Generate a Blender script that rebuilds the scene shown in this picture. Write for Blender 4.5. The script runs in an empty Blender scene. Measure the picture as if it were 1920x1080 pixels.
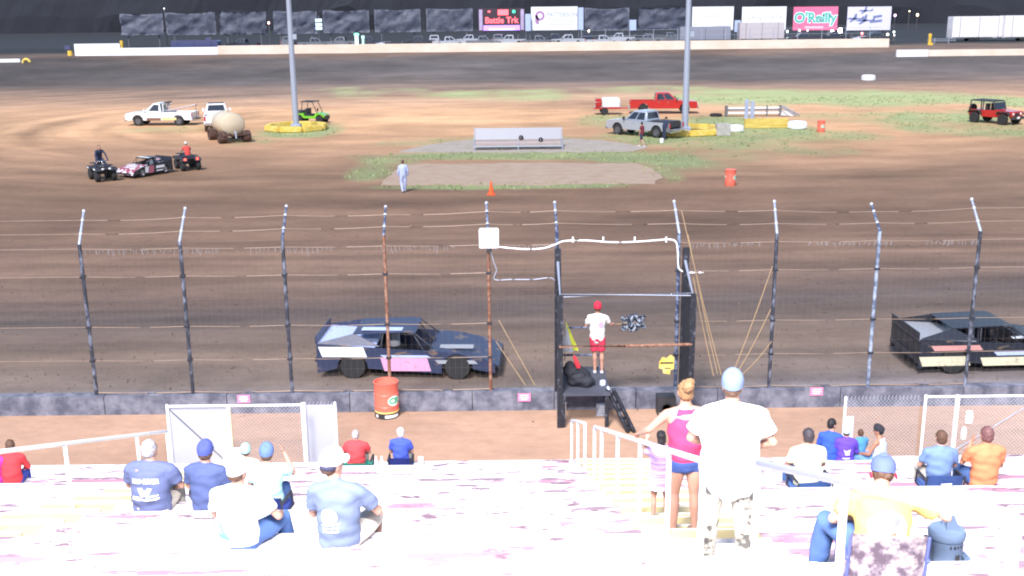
import bpy, bmesh, math, random
from mathutils import Vector, Matrix, noise
from mathutils.bvhtree import BVHTree
random.seed(7)
PI = math.pi; R = math.radians
V = Vector
S = bpy.context.scene
COL = S.collection
# ------------------------------------------------------------------ camera
CAMZ = 9.5; PITCH = R(14.6); ROLL = R(-0.62); FPX = 2000.0
cam_d = bpy.data.cameras.new('camera'); cam = bpy.data.objects.new('camera', cam_d); COL.objects.link(cam)
cam_d.sensor_width = 36; cam_d.lens = FPX / 1920 * 36; cam_d.clip_end = 3000; cam_d.clip_start = .05
CM = Matrix.Rotation(PI / 2 - PITCH, 4, 'X') @ Matrix.Rotation(ROLL, 4, 'Z')
cam.matrix_world = Matrix.Translation((0, 0, CAMZ)) @ CM
S.camera = cam
def ray(u, v):
    d = CM.to_3x3() @ V(((u - 960), -(v - 540), -FPX)); return d / d.y
def G(u, v, z=0.0):                      # where the sight line meets height z
    d = ray(u, v); t = (z - CAMZ) / d.z; return V((d.x * t, t, z))
def AD(u, v, y):                         # ... meets depth y
    d = ray(u, v); return V((d.x * y, y, CAMZ + d.z * y))
TD = .989; SLK = .36 / TD; SL0 = .9 + SLK * 19.5
def HS(u, v, h=0.0):                     # ... meets the slope of the stand
    d = ray(u, v); t = (SL0 + h - CAMZ) / (d.z + SLK); return V((d.x * t, t, CAMZ + d.z * t))
def slz(y): return SL0 - SLK * y
# ------------------------------------------------------------------ materials
_M = {}
def mat(name, col, rough=.7, metal=0, var=.12, scale=3.0, bump=0.0, bscale=None, emit=None, estr=1, alpha=None, coat=0, spec=.5):
    if name in _M: return _M[name]
    m = bpy.data.materials.new(name); m.use_nodes = True; n = m.node_tree.nodes; l = m.node_tree.links
    b = n['Principled BSDF']; b.inputs['Roughness'].default_value = rough; b.inputs['Metallic'].default_value = metal
    b.inputs['Specular IOR Level'].default_value = spec
    if coat: b.inputs['Coat Weight'].default_value = coat; b.inputs['Coat Roughness'].default_value = .08
    tc = n.new('ShaderNodeTexCoord')
    nz = n.new('ShaderNodeTexNoise'); nz.inputs['Scale'].default_value = scale; nz.inputs['Detail'].default_value = 5
    l.new(tc.outputs['Object'], nz.inputs['Vector'])
    mx = n.new('ShaderNodeMix'); mx.data_type = 'RGBA'
    mx.inputs[6].default_value = (*[c * (1 - var) for c in col], 1); mx.inputs[7].default_value = (*[min(1, c * (1 + var)) for c in col], 1)
    l.new(nz.outputs['Fac'], mx.inputs[0]); l.new(mx.outputs[2], b.inputs['Base Color'])
    if bump:
        n2 = n.new('ShaderNodeTexNoise'); n2.inputs['Scale'].default_value = bscale or scale * 3; n2.inputs['Detail'].default_value = 6
        l.new(tc.outputs['Object'], n2.inputs['Vector'])
        bp = n.new('ShaderNodeBump'); bp.inputs['Strength'].default_value = bump; bp.inputs['Distance'].default_value = .02
        l.new(n2.outputs['Fac'], bp.inputs['Height']); l.new(bp.outputs['Normal'], b.inputs['Normal'])
    if emit: b.inputs['Emission Color'].default_value = (*emit, 1); b.inputs['Emission Strength'].default_value = estr
    _M[name] = m; return m
def mat2(name, c1, c2, scale=2.0, lo=.45, hi=.55, rough=.8, stretch=(1, 1, 1), bump=.2, metal=0, detail=8, c3=None):
    """two colours parted by a noise threshold: peeling paint, rust, stains"""
    if name in _M: return _M[name]
    m = bpy.data.materials.new(name); m.use_nodes = True; n = m.node_tree.nodes; l = m.node_tree.links
    b = n['Principled BSDF']; b.inputs['Roughness'].default_value = rough; b.inputs['Metallic'].default_value = metal
    tc = n.new('ShaderNodeTexCoord'); mp = n.new('ShaderNodeMapping'); mp.inputs['Scale'].default_value = stretch
    l.new(tc.outputs['Object'], mp.inputs['Vector'])
    nz = n.new('ShaderNodeTexNoise'); nz.inputs['Scale'].default_value = scale; nz.inputs['Detail'].default_value = detail; nz.inputs['Roughness'].default_value = .62
    l.new(mp.outputs['Vector'], nz.inputs['Vector'])
    cr = n.new('ShaderNodeValToRGB'); cr.color_ramp.elements[0].position = lo; cr.color_ramp.elements[1].position = hi
    cr.color_ramp.elements[0].color = (*c1, 1); cr.color_ramp.elements[1].color = (*c2, 1)
    if c3: e = cr.color_ramp.elements.new((lo + hi) / 2); e.color = (*c3, 1)
    l.new(nz.outputs['Fac'], cr.inputs['Fac']); l.new(cr.outputs['Color'], b.inputs['Base Color'])
    if bump:
        bp = n.new('ShaderNodeBump'); bp.inputs['Strength'].default_value = bump; bp.inputs['Distance'].default_value = .02
        l.new(nz.outputs['Fac'], bp.inputs['Height']); l.new(bp.outputs['Normal'], b.inputs['Normal'])
    _M[name] = m; return m
def paint(name, col, metal=0): return mat(name, col, .28, metal, .06, 1.2, coat=.5)
M = dict(
 rubber=mat('rubber', (.02, .02, .022), .85, var=.3, scale=8, bump=.3), black=mat('black_metal', (.028, .03, .042), .5, .1, .4, 6),
 dark=mat('dark_plastic', (.03, .03, .035), .55), chrome=mat('chrome', (.6, .6, .62), .2, .9), glass=mat('dark_glass', (.012, .015, .025), .08, 0, .1, spec=.9),
 white=paint('white_paint', (.75, .76, .8)), galv=mat('galvanised_steel', (.36, .4, .5), .5, .35, .2, 14), galvwhite=mat('white_pipe_paint', (.82, .82, .84), .45, 0, .06, 9),
 rust=mat2('rusty_steel', (.16, .06, .035), (.3, .17, .12), 9, .4, .6, .8), rusty_black=mat2('worn_black_post', (.03, .034, .05), (.2, .22, .29), 7, .48, .66, .55, (1, 1, .5)),
 bluepost=mat2('worn_blue_post', (.03, .045, .1), (.2, .24, .34), 9, .45, .62, .55), wire=mat('wire', (.3, .22, .17), .55, .3, .3, 3), meshw=mat('mesh_wire', (.2, .17, .17), .6, .2, .3, 3),
 redp=paint('red_paint', (.42, .012, .012)), red=mat('red_enamel', (.6, .05, .03), .45), orange=mat('orange_plastic', (.85, .1, .02), .5), yellow=mat2('worn_yellow_paint', (.62, .44, .06), (.72, .56, .2), 3, .4, .65, .7),
 silver=paint('silver_paint', (.42, .45, .52), .45), aluminium=mat('aluminium', (.55, .57, .62), .4, .5, .08, 5), cream=mat('cream_tank', (.52, .44, .32), .35, 0, .05, 1),
 concrete=mat2('concrete', (.3, .29, .28), (.42, .4, .38), 3, .35, .65, .9), tyrewhite=mat2('white_painted_tyre', (.35, .33, .31), (.72, .73, .76), 5, .3, .42, .7),
 signpink=mat('pink_sign', (.75, .25, .42), .6), green=paint('green_paint', (.16, .5, .03)), head=mat('lamp_lens', (.8, .8, .78), .15), tail=mat('tail_lens', (.45, .01, .01), .2),
 taillit=mat('tail_lit', (.8, .05, .03), .3, emit=(1, .04, .02), estr=5), mud=mat2('mud_caked_rubber', (.03, .022, .02), (.12, .06, .045), 5, .4, .6, .95),
)
# ------------------------------------------------------------------ mesh helpers
def newbm(): return bmesh.new()
def box(bm, c, s, rz=0, mtx=None):
    m = Matrix.Translation(c) @ Matrix.Rotation(rz, 4, 'Z') @ Matrix.Diagonal((s[0], s[1], s[2], 1))
    if mtx: m = mtx @ m
    bmesh.ops.create_cube(bm, size=1, matrix=m); return bm
def ring(c, T, side, a, b, n):
    T = T.normalized(); s = side - T * side.dot(T)
    if s.length < 1e-4: s = T.orthogonal()
    s.normalize(); f = T.cross(s)
    return [c + s * (math.cos(2 * PI * k / n) * a) + f * (math.sin(2 * PI * k / n) * b) for k in range(n)]
def loft(bm, pts, rad, side=V((1, 0, 0)), n=12, caps='round'):
    """tapered tube through pts; rad: r or (a,b) at each point"""
    pts = [V(p) for p in pts]; rad = [(r, r) if not isinstance(r, tuple) else r for r in rad]
    P = []; k = len(pts)
    for i in range(k):
        T = (pts[min(i + 1, k - 1)] - pts[max(i - 1, 0)])
        if T.length < 1e-6: T = V((0, 0, 1))
        P.append((pts[i], T.normalized(), rad[i][0], rad[i][1]))
    if caps == 'round':
        for e, sg in ((0, -1), (-1, 1)):
            c, T, a, b = P[e]; r = min(a, b)
            add = [(c + T * sg * r * math.sin(q), T, a * math.cos(q), b * math.cos(q)) for q in (R(35), R(65), R(84))]
            P = (add[::-1] + P) if e == 0 else (P + add)
    rs = [[bm.verts.new(q) for q in ring(c, T, V(side), max(a, 1e-4), max(b, 1e-4), n)] for c, T, a, b in P]
    for A, B in zip(rs, rs[1:]):
        for j in range(n): bm.faces.new((A[j], A[(j + 1) % n], B[(j + 1) % n], B[j]))
    if caps: bm.faces.new(rs[0][::-1]); bm.faces.new(rs[-1])
    return bm
def tube(bm, pts, r, n=8, caps='flat'): return loft(bm, pts, [r] * len(pts), n=n, caps=caps)
def ell(bm, c, r, n=16, rot=None):
    m = Matrix.Translation(c)
    if rot: m = m @ rot
    bmesh.ops.create_uvsphere(bm, u_segments=n, v_segments=n // 2 + 2, radius=1, matrix=m @ Matrix.Diagonal((*r, 1))); return bm
def lathe(bm, prof, axis='Z', c=(0, 0, 0), n=24):
    """prof: (radius, height) pairs"""
    c = V(c); rs = []
    for r, h in prof:
        rr = []
        for k in range(n):
            a = 2 * PI * k / n; x, y = r * math.cos(a), r * math.sin(a)
            p = {'Z': V((x, y, h)), 'Y': V((x, h, y)), 'X': V((h, x, y))}[axis]
            rr.append(bm.verts.new(c + p))
        rs.append(rr)
    for A, B in zip(rs, rs[1:]):
        for j in range(n): bm.faces.new((A[j], A[(j + 1) % n], B[(j + 1) % n], B[j]))
    if prof[0][0] > 0: bm.faces.new(rs[0][::-1])
    if prof[-1][0] > 0: bm.faces.new(rs[-1])
    return bm
def prism(bm, prof, y0, y1, bev=0.0, plane='XZ'):
    """closed outline in XZ swept from y0 to y1 (or outline in XY swept in z, or YZ swept in x)"""
    f = {'XZ': lambda p, t: (p[0], t, p[1]), 'XY': lambda p, t: (p[0], p[1], t), 'YZ': lambda p, t: (t, p[0], p[1])}[plane]
    A = [bm.verts.new(f(p, y0)) for p in prof]; B = [bm.verts.new(f(p, y1)) for p in prof]
    n = len(prof); fs = [bm.faces.new(A), bm.faces.new(B[::-1])]
    for j in range(n): fs.append(bm.faces.new((A[j], B[j], B[(j + 1) % n], A[(j + 1) % n])))
    if bev:
        es = list({e for q in fs for e in q.edges})
        bmesh.ops.bevel(bm, geom=es, offset=bev, segments=2, affect='EDGES', clamp_overlap=True)
    return bm
def hexa(bm, P):  # 8 corners: bottom 4 then top 4
    v = [bm.verts.new(p) for p in P]
    for q in ((3, 2, 1, 0), (4, 5, 6, 7), (0, 1, 5, 4), (1, 2, 6, 5), (2, 3, 7, 6), (3, 0, 4, 7)): bm.faces.new([v[i] for i in q])
    return bm
def facepanel(bm, q, u0, u1, v0, v1, off=.012, th=.01):
    """thin plate on the quad q (4 corners bl, br, tr, tl)"""
    q = [V(p) for p in q]
    nrm = (q[1] - q[0]).cross(q[3] - q[0]).normalized()
    def pt(u, v): return (q[0] * (1 - u) + q[1] * u) * (1 - v) + (q[3] * (1 - u) + q[2] * u) * v
    b = [pt(u0, v0), pt(u1, v0), pt(u1, v1), pt(u0, v1)]
    return hexa(bm, [p + nrm * (off - th) for p in b] + [p + nrm * off for p in b])
def finish(bm, smooth=35):
    bmesh.ops.recalc_face_normals(bm, faces=bm.faces)
    if smooth:
        for f in bm.faces: f.smooth = True
        for e in bm.edges:
            if len(e.link_faces) == 2 and e.calc_face_angle(0) > R(smooth): e.smooth = False
def obj(name, bm, m, parent=None, smooth=35, label=None):
    finish(bm, smooth); me = bpy.data.meshes.new(name); bm.to_mesh(me); bm.free()
    if m: me.materials.append(m)
    o = bpy.data.objects.new(name, me); COL.objects.link(o)
    if parent: o.parent = parent
    if label: o['label'] = label
    return o
def tag(o, label, cat, group=None):
    o['label'] = label; o['category'] = cat
    if group: o['group'] = group
    return o
def thing(name, label, cat, loc=(0, 0, 0), rz=0, group=None):
    o = bpy.data.objects.new(name, None); COL.objects.link(o); o.location = loc; o.rotation_euler = (0, 0, rz); o.empty_display_size = .2
    return tag(o, label, cat, group)
def struct(name, bm, m, smooth=35):
    o = obj(name, bm, m, None, smooth); o['kind'] = 'structure'; return o
def kids(o): return [c for c in bpy.data.objects if c.parent == o]
def dup(root, loc, rz=None, label=None, group=None):
    r = root.copy(); COL.objects.link(r); r.location = loc
    if rz is not None: r.rotation_euler = (0, 0, rz)
    if label: r['label'] = label
    if group: r['group'] = group
    for ch in kids(root):
        c = ch.copy(); COL.objects.link(c); c.parent = r
        for g in kids(ch):
            d = g.copy(); COL.objects.link(d); d.parent = c
    return r
def text_bm(s, size=1, bold=0.0, ext=.0, align='CENTER', spacing=1.0):
    cu = bpy.data.curves.new('t', 'FONT'); cu.body = s; cu.size = size; cu.offset = bold; cu.extrude = ext; cu.align_x = align; cu.align_y = 'CENTER'; cu.space_character = spacing; cu.resolution_u = 4
    o = bpy.data.objects.new('t', cu); COL.objects.link(o)
    dg = bpy.context.evaluated_depsgraph_get(); me = bpy.data.meshes.new_from_object(o.evaluated_get(dg))
    bm = newbm(); bm.from_mesh(me); bpy.data.objects.remove(o); bpy.data.curves.remove(cu); bpy.data.meshes.remove(me)
    return bm
def xf(bm, m): bmesh.ops.transform(bm, matrix=m, verts=bm.verts); return bm
UPRIGHT = Matrix.Rotation(PI / 2, 4, 'X')     # text in XZ plane read from -Y
def cyl_wrap(bm, r, a0):
    """x,y in the plane -> around a vertical cylinder, facing angle a0"""
    for v in bm.verts:
        a = a0 + v.co.x / r; z = v.co.y; rr = r + v.co.z
        v.co = V((rr * math.cos(a), rr * math.sin(a), z))
    return bm
def remesh(bm, vox, it=3, disp=0.0, dsc=6, keep=None):
    bmesh.ops.recalc_face_normals(bm, faces=bm.faces)
    me = bpy.data.meshes.new('tmp'); bm.to_mesh(me); bm.free(); o = bpy.data.objects.new('tmp', me); TMP.objects.link(o)
    md = o.modifiers.new('r', 'REMESH'); md.mode = 'VOXEL'; md.voxel_size = vox
    sm = o.modifiers.new('s', 'SMOOTH'); sm.factor = .5; sm.iterations = it
    dg = bpy.context.evaluated_depsgraph_get(); m2 = bpy.data.meshes.new_from_object(o.evaluated_get(dg))
    b = newbm(); b.from_mesh(m2); bpy.data.objects.remove(o); bpy.data.meshes.remove(me); bpy.data.meshes.remove(m2)
    if disp:
        b.normal_update()
        for v in b.verts: v.co += v.normal * disp * noise.noise(V((v.co.x * dsc, v.co.y * dsc, v.co.z * dsc * 1.6)))
    return b
TMP = bpy.data.collections.new('tmp'); COL.children.link(TMP)
# ------------------------------------------------------------------ people
def skin_m(k): return {'fair': mat('skin_fair', (.5, .27, .2), .55, var=.08), 'tan': mat('skin_tan', (.42, .2, .13), .55, var=.08)}[k]
def cloth(name, c, var=.08): return mat('cloth_' + name, c, .85, 0, var, 9, bump=.35, bscale=14)
def hand(bm, w, d, up, curl=.5, s=1.0):
    """palm and five fingers from wrist w along d; up = back of the hand"""
    d = d.normalized(); up = (up - d * up.dot(d)).normalized(); sd = d.cross(up)
    loft(bm, [w, w + d * .045 * s, w + d * .085 * s], [(.024 * s, .017 * s), (.04 * s, .015 * s), (.04 * s, .013 * s)], side=sd, n=10)
    for k, (o, L) in enumerate(((-.03, .062), (-.01, .075), (.011, .07), (.03, .055))):
        b = w + d * .082 * s + sd * o * s; a = curl * .6
        d1 = (d * math.cos(a) - up * math.sin(a)); p1 = b + d1 * L * .42 * s
        a = curl * 1.5; d2 = (d * math.cos(a) - up * math.sin(a)); p2 = p1 + d2 * L * .33 * s
        a = curl * 2.2; d3 = (d * math.cos(a) - up * math.sin(a)); p3 = p2 + d3 * L * .25 * s
        loft(bm, [b, p1, p2, p3], [.0098 * s, .009 * s, .0085 * s, .0075 * s], n=8)
    return sd
def person(label, loc, rz, pose='sit', skin='fair', shirt=None, pants=None, hair=None, hat=None, brim='front', s=1.0, girth=1.0, lean=.0, J=None,
           sleeves='short', shorts=False, shoe=None, vox=.016, turn=0.0, hairlen=0, tilt=0.0, group=None, skirt=None, name='person', near=True, cat='person', hem=0.0):
    t = thing(name, label, cat, loc, rz, group)
    if pose == 'sit':
        j = dict(hip=(0, .02, .10), waist=(0, -.01, .25), chest=(0, lean * .6, .44), sh=(0, lean, .56), neck=(0, lean + .02, .62), head=(0, lean + .05, .755),
                 shL=(-.185, lean, .545), shR=(.185, lean, .545), elL=(-.25, lean + .1, .28), elR=(.25, lean + .1, .28), wrL=(-.15, .36, .19), wrR=(.15, .36, .19),
                 hpL=(-.1, .04, .1), hpR=(.1, .04, .1), knL=(-.15, .44, .1), knR=(.15, .44, .1), anL=(-.15, .42, -.28), anR=(.15, .42, -.28))
    else:
        j = dict(hip=(0, 0, .93), waist=(0, 0, 1.08), chest=(0, lean * .6, 1.29), sh=(0, lean, 1.41), neck=(0, lean + .01, 1.475), head=(0, lean + .03, 1.625),
                 shL=(-.19, lean, 1.4), shR=(.19, lean, 1.4), elL=(-.26, lean - .01, 1.12), elR=(.26, lean - .01, 1.12), wrL=(-.27, .06, .87), wrR=(.27, .06, .87),
                 hpL=(-.09, 0, .92), hpR=(.09, 0, .92), knL=(-.11, .02, .5), knR=(.11, .02, .5), anL=(-.12, -.02, .085), anR=(.12, -.02, .085))
    if J: j.update(J)
    j = {k: V(v) * s for k, v in j.items()}
    for k in ('shL', 'shR'): j[k].x *= (1 + (girth - 1) * .6)
    for k in ('elL', 'elR'): j[k].x *= (1 + (girth - 1) * .9)
    g = girth; sk = skin_m(skin); hv = vox
    # head frame
    HR = Matrix.Rotation(turn, 4, 'Z') @ Matrix.Rotation(-tilt, 4, 'X')
    def H(x, y, z): return j['head'] + (HR @ V((x, y, z)).to_4d()).to_3d() * s
    X = V((1, 0, 0))
    def torso(bm, e=0.0, low=True, fat=1.0, strap=False):
        P = [j['hip'] - (j['waist'] - j['hip']) * (.35 + hem), j['hip'], j['waist'], j['chest'], j['sh'] * .8 + j['chest'] * .2, j['sh'] + V((0, 0, .03)) * s]
        Q = [(.16 * g, .115 * g), (.165 * g, .125 * g), (.15 * g * fat, .12 * g * fat), (.17 * g, .12 * g), (.165 * g, .1 * g), (.08, .065)]
        if strap: P = P[:4] + [j['chest'] * .45 + j['sh'] * .55]; Q = Q[:4] + [(.135 * g, .1)]
        loft(bm, P, [((a * s + e), (b * s + e)) for a, b in Q], n=20)
        if strap:
            for q in (-1, 1): loft(bm, [j['chest'] * .5 + j['sh'] * .5 + V((q * .075, 0, 0)) * s, j['sh'] + V((q * .085, .0, .035)) * s], [(.035 * s, .1 * s), (.022 * s, .075 * s)], n=10)
            return
        loft(bm, [j['shL'], j['sh'] + V((0, 0, .02)) * s, j['shR']], [.052 * s + e, .07 * s + e, .052 * s + e], side=V((0, 1, 0)))
    b = newbm(); torso(b)
    loft(b, [j['sh'], j['neck'], j['head'] - V((0, .015, .05)) * s], [.066 * s * min(g, 1.15), .058 * s * min(g, 1.15), .056 * s], n=12)
    ell(b, H(0, 0, .02), (.078 * s, .098 * s, .105 * s), 20, HR); ell(b, H(0, .025, -.045), (.062 * s, .072 * s, .068 * s), 16, HR)
    ell(b, H(0, .1, -.015), (.013 * s, .02 * s, .025 * s), 8, HR); ell(b, H(0, .082, .03), (.05 * s, .018 * s, .012 * s), 8, HR); ell(b, H(0, .088, -.055), (.024 * s, .012 * s, .01 * s), 8, HR)
    for sx in (-1, 1): ell(b, H(sx * .081, -.005, -.01), (.011 * s, .022 * s, .034 * s), 8, HR)
    for q, sx in (('L', -1), ('R', 1)):
        loft(b, [j['sh' + q], j['el' + q], j['wr' + q]], [.05 * s * min(g, 1.2), .04 * s, .027 * s], n=12)
        m = (j['el' + q] + j['wr' + q]) / 2; loft(b, [j['el' + q], m * .6 + j['el' + q] * .4, j['wr' + q]], [.041 * s, .043 * s, .027 * s], n=12)
        d = j['wr' + q] - j['el' + q]; upv = V((0, 0, 1)) if abs(d.normalized().z) < .8 else V((sx, 0, 0))
        sd = hand(b, j['wr' + q], d, upv, .6, s); dn = d.normalized()
        inn = sd if sd.x * -sx > 0 else -sd
        w = j['wr' + q] + dn * .02 * s + inn * .026 * s; loft(b, [w, w + (dn * .7 + inn * .6) * .035 * s, w + (dn * 1.5 + inn * .75) * .035 * s], [.013 * s, .011 * s, .009 * s], n=8)
        loft(b, [j['hp' + q], (j['hp' + q] + j['kn' + q]) / 2, j['kn' + q]], [.088 * s * min(g, 1.25), .078 * s * min(g, 1.25), .056 * s], n=14)
        kn, an = j['kn' + q], j['an' + q]
        loft(b, [kn, kn * .7 + an * .3 + V((0, -.015, 0)) * s, an], [.055 * s, .056 * s, .036 * s], n=12)
        loft(b, [an, an + V((0, .0, -.04)) * s], [.036 * s, .036 * s]); loft(b, [an + V((0, -.04, -.055)) * s, an + V((0, .12, -.06)) * s], [(.034 * s, .025 * s), (.04 * s, .02 * s)])
    obj('body', remesh(b, vox if near else .03, 2), sk, t, 60)
    # eyes
    b = newbm()
    for sx in (-1, 1): ell(b, H(sx * .031, .088, .012), (.013 * s, .009 * s, .007 * s), 8)
    obj('eyes', b, M['dark'], t)
    if shirt:
        b = newbm(); torso(b, .017 * s, fat=1.05, strap=sleeves == 'strap')
        for q in 'LR':
            a, e, w = j['sh' + q], j['el' + q], j['wr' + q]
            r = .064 * s * min(g, 1.25)
            if sleeves == 'short': loft(b, [a, a * .3 + e * .7], [r, r * .98], n=14, caps='flat')
            elif sleeves == 'long': loft(b, [a, e, w], [r, .055 * s, .04 * s], n=14)
            elif sleeves == 'strap': pass
        sh = obj('shirt', remesh(b, hv if near else .03, 2, .017 * s if near else 0, 7), shirt, t, 60)
    else: sh = None
    if pants:
        b = newbm()
        loft(b, [j['hip'] - V((0, 0, .05)) * s, j['hip'] * .5 + j['waist'] * .5], [(.172 * g * s, .132 * g * s), (.162 * g * s, .13 * g * s)], n=18)
        for q in 'LR':
            hp, kn, an = j['hp' + q], j['kn' + q], j['an' + q]; w = min(g, 1.3)
            if shorts: e = hp.lerp(kn, .8 if shorts is True else shorts); loft(b, [hp, (hp + e) / 2, e], [.102 * w * s, .1 * w * s, .09 * w * s], n=16, caps='flat')
            else: loft(b, [hp, (hp + kn) / 2, kn, kn.lerp(an, .5), an + V((0, 0, -.02))], [.1 * w * s, .095 * w * s, .078 * w * s, .072 * s * w, .062 * s * w], n=16)
        obj('shorts' if shorts else 'trousers', remesh(b, hv if near else .03, 2, .01 * s if near else 0), pants, t, 60)
    if skirt:
        b = newbm(); a = j['waist']; loft(b, [a, j['hip'], j['hip'] - V((0, 0, .25)) * s], [(.15 * s, .12 * s), (.19 * s, .16 * s), (.25 * s, .22 * s)], n=20, caps='flat')
        obj('skirt', remesh(b, hv, 2, .02), skirt, t, 60)
    sm = shoe or cloth('shoe_dark', (.05, .05, .06))
    for q in 'LR':
        b = newbm(); an = j['an' + q]; fz = V((0, 0, -.062)) * s
        loft(b, [an + fz + V((0, -.05, .01)) * s, an + fz + V((0, .02, .01)) * s, an + fz + V((0, .15, 0)) * s], [(.04 * s, .035 * s), (.045 * s, .04 * s), (.045 * s, .024 * s)], side=X, n=12)
        obj('shoe', b, sm, t, 60)
    if hair:
        b = newbm(); q_ = .93 if hat else 1
        ell(b, H(0, -.018, .0 if hat else .03), (.086 * s * q_, .1 * s * q_, (.07 if hat else .108) * s), 20, HR)
        ell(b, H(0, -.04, -.015), (.08 * s, .075 * s, .075 * s if not hat else .06 * s), 16, HR)
        if hairlen: loft(b, [H(0, -.05, 0), H(0, -.07, -.1 * hairlen), H(0, -.06, -.2 * hairlen)], [(.085 * s, .05 * s), (.08 * s, .045 * s), (.05 * s, .03 * s)], n=14)
        obj('hair', remesh(b, .014 if near else .025, 1, .012, 30), hair, t, 60)
    if hat:
        b = newbm(); n = 20
        rs = []
        for i, (rr, z) in enumerate(((1.0, 0), (1.02, .03), (1.0, .06), (.9, .09), (.68, .115), (.36, .13), (.05, .134))):
            rs.append([b.verts.new(H(.096 * rr * math.cos(2 * PI * k / n), -.004 + .114 * rr * math.sin(2 * PI * k / n), .022 + z - .02 * math.sin(2 * PI * k / n) * (-1))) for k in range(n)])
        for A, B in zip(rs, rs[1:]):
            for k in range(n): b.faces.new((A[k], A[(k + 1) % n], B[(k + 1) % n], B[k]))
        b.faces.new(rs[0][::-1]); b.faces.new(rs[-1])
        cp = obj('cap', b, hat, t, 50)
        b = newbm(); ba = {'front': 0, 'back': PI, 'side': -PI / 2 - .4}[brim]
        Bm = Matrix.Translation(j['head']) @ HR @ Matrix.Rotation(ba, 4, 'Z')
        pr = [(math.cos(a) * .085 * s, (.07 + math.sin(a) * .1) * s) for a in [PI * k / 10 for k in range(11)]]
        prism(b, pr, .035 * s, .041 * s, plane='XY')
        for v in b.verts: v.co.z -= (v.co.x / s) ** 2 * 2.2 * s
        xf(b, Bm); obj('cap_brim', b, hat, cp, 50)
        b = newbm(); ell(b, H(0, 0, .158), (.008 * s,) * 3, 8); obj('cap_button', b, hat, cp)
    return t, sh, j
def bullet(t, sh, bm, cz, m, name='shirt_print', cx=0.0, tiltx=0.0, sub=None):
    """project a flat drawing (x, y) onto the back (-Y side) of the shirt mesh"""
    me = sh.data; tree = BVHTree.FromPolygons([v.co for v in me.vertices], [p.vertices for p in me.polygons])
    bmesh.ops.triangulate(bm, faces=bm.faces)
    if sub: bmesh.ops.subdivide_edges(bm, edges=bm.edges, cuts=sub, use_grid_fill=True)
    for v in bm.verts:
        x, z = v.co.x + cx, v.co.y + cz; off = v.co.z
        h = tree.ray_cast(V((x, -1, z)), V((0, 1, 0)))
        v.co = V((x, (h[0].y if h[0] else 0) - .013 - off, z))
    return obj(name, bm, m, t, 0)
def disc_bm(r, n=24, rings=5, r0=0.0, squash=1.0):
    bm = newbm(); rs = []
    for i in range(rings + 1):
        q = r0 + (r - r0) * i / rings
        rs.append([bm.verts.new((q * math.cos(2 * PI * k / n), q * math.sin(2 * PI * k / n) * squash, 0)) for k in range(n)] if q > 1e-5 else [bm.verts.new((0, 0, 0))])
    for A, B in zip(rs, rs[1:]):
        for k in range(n):
            if len(A) == 1: bm.faces.new((A[0], B[k], B[(k + 1) % n]))
            else: bm.faces.new((A[k], B[k], B[(k + 1) % n], A[(k + 1) % n]))
    return bm
def strips_bm(rows, n=10, wob=.004):
    """rows: (x0, x1, y, thickness, slope)"""
    bm = newbm()
    for x0, x1, y, th, sl in rows:
        P = [[bm.verts.new((x0 + (x1 - x0) * i / n, y + sl * i / n + sgn * th / 2 + wob * math.sin(i * 2.1 + sgn), 0)) for i in range(n + 1)] for sgn in (-1, 1)]
        for i in range(n): bm.faces.new((P[0][i], P[0][i + 1], P[1][i + 1], P[1][i]))
    return bm
# ------------------------------------------------------------------ ground
def tz(x, y):
    z = 0.0
    if y > 150: z = min(1, (y - 150) / 28) * 3.05
    if y > 184: z += min(1, (y - 184) / 12) * .25
    if y > 300: z += (y - 300) * .03
    return z
BANDS = [(22, (.4, .25, .175)), (24.8, (.4, .255, .18)), (25.2, (.17, .15, .155)), (26.2, (.15, .125, .12)), (27, (.15, .117, .1)), (30, (.16, .115, .09)), (33, (.125, .092, .076)), (35.2, (.095, .073, .066)), (37.5, (.13, .088, .07)), (41, (.18, .115, .082)), (47, (.165, .102, .07)), (54, (.165, .1, .066)),  # greyer tones just past the wall paint in a wet sheen
         (62, (.21, .128, .08)), (72, (.32, .19, .115)), (84, (.44, .26, .145)), (95, (.52, .31, .17)), (108, (.53, .315, .178)), (118, (.47, .29, .18)), (132, (.27, .18, .13)), (146, (.175, .13, .108)), (151, (.115, .097, .09)), (162, (.095, .083, .08)), (170, (.11, .092, .084)), (175, (.17, .115, .09)), (184, (.15, .11, .085)), (190, (.03, .032, .036)), (4000, (.018, .02, .024))]  # infield tones: drier clay, plus pole-light brightness put into the colour
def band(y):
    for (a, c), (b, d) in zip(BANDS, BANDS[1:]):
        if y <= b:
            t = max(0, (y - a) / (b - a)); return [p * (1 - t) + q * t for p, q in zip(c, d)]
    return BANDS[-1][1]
GR = []
def ge(u, v, ru, rv, w=1.0):
    c = G(u, v); rx = abs(G(u + ru, v).x - c.x); y1 = G(u, v - rv).y; y0 = G(u, v + rv).y
    GR.append((c.x, c.y, rx, c.y - y0, y1 - c.y, w))
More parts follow.
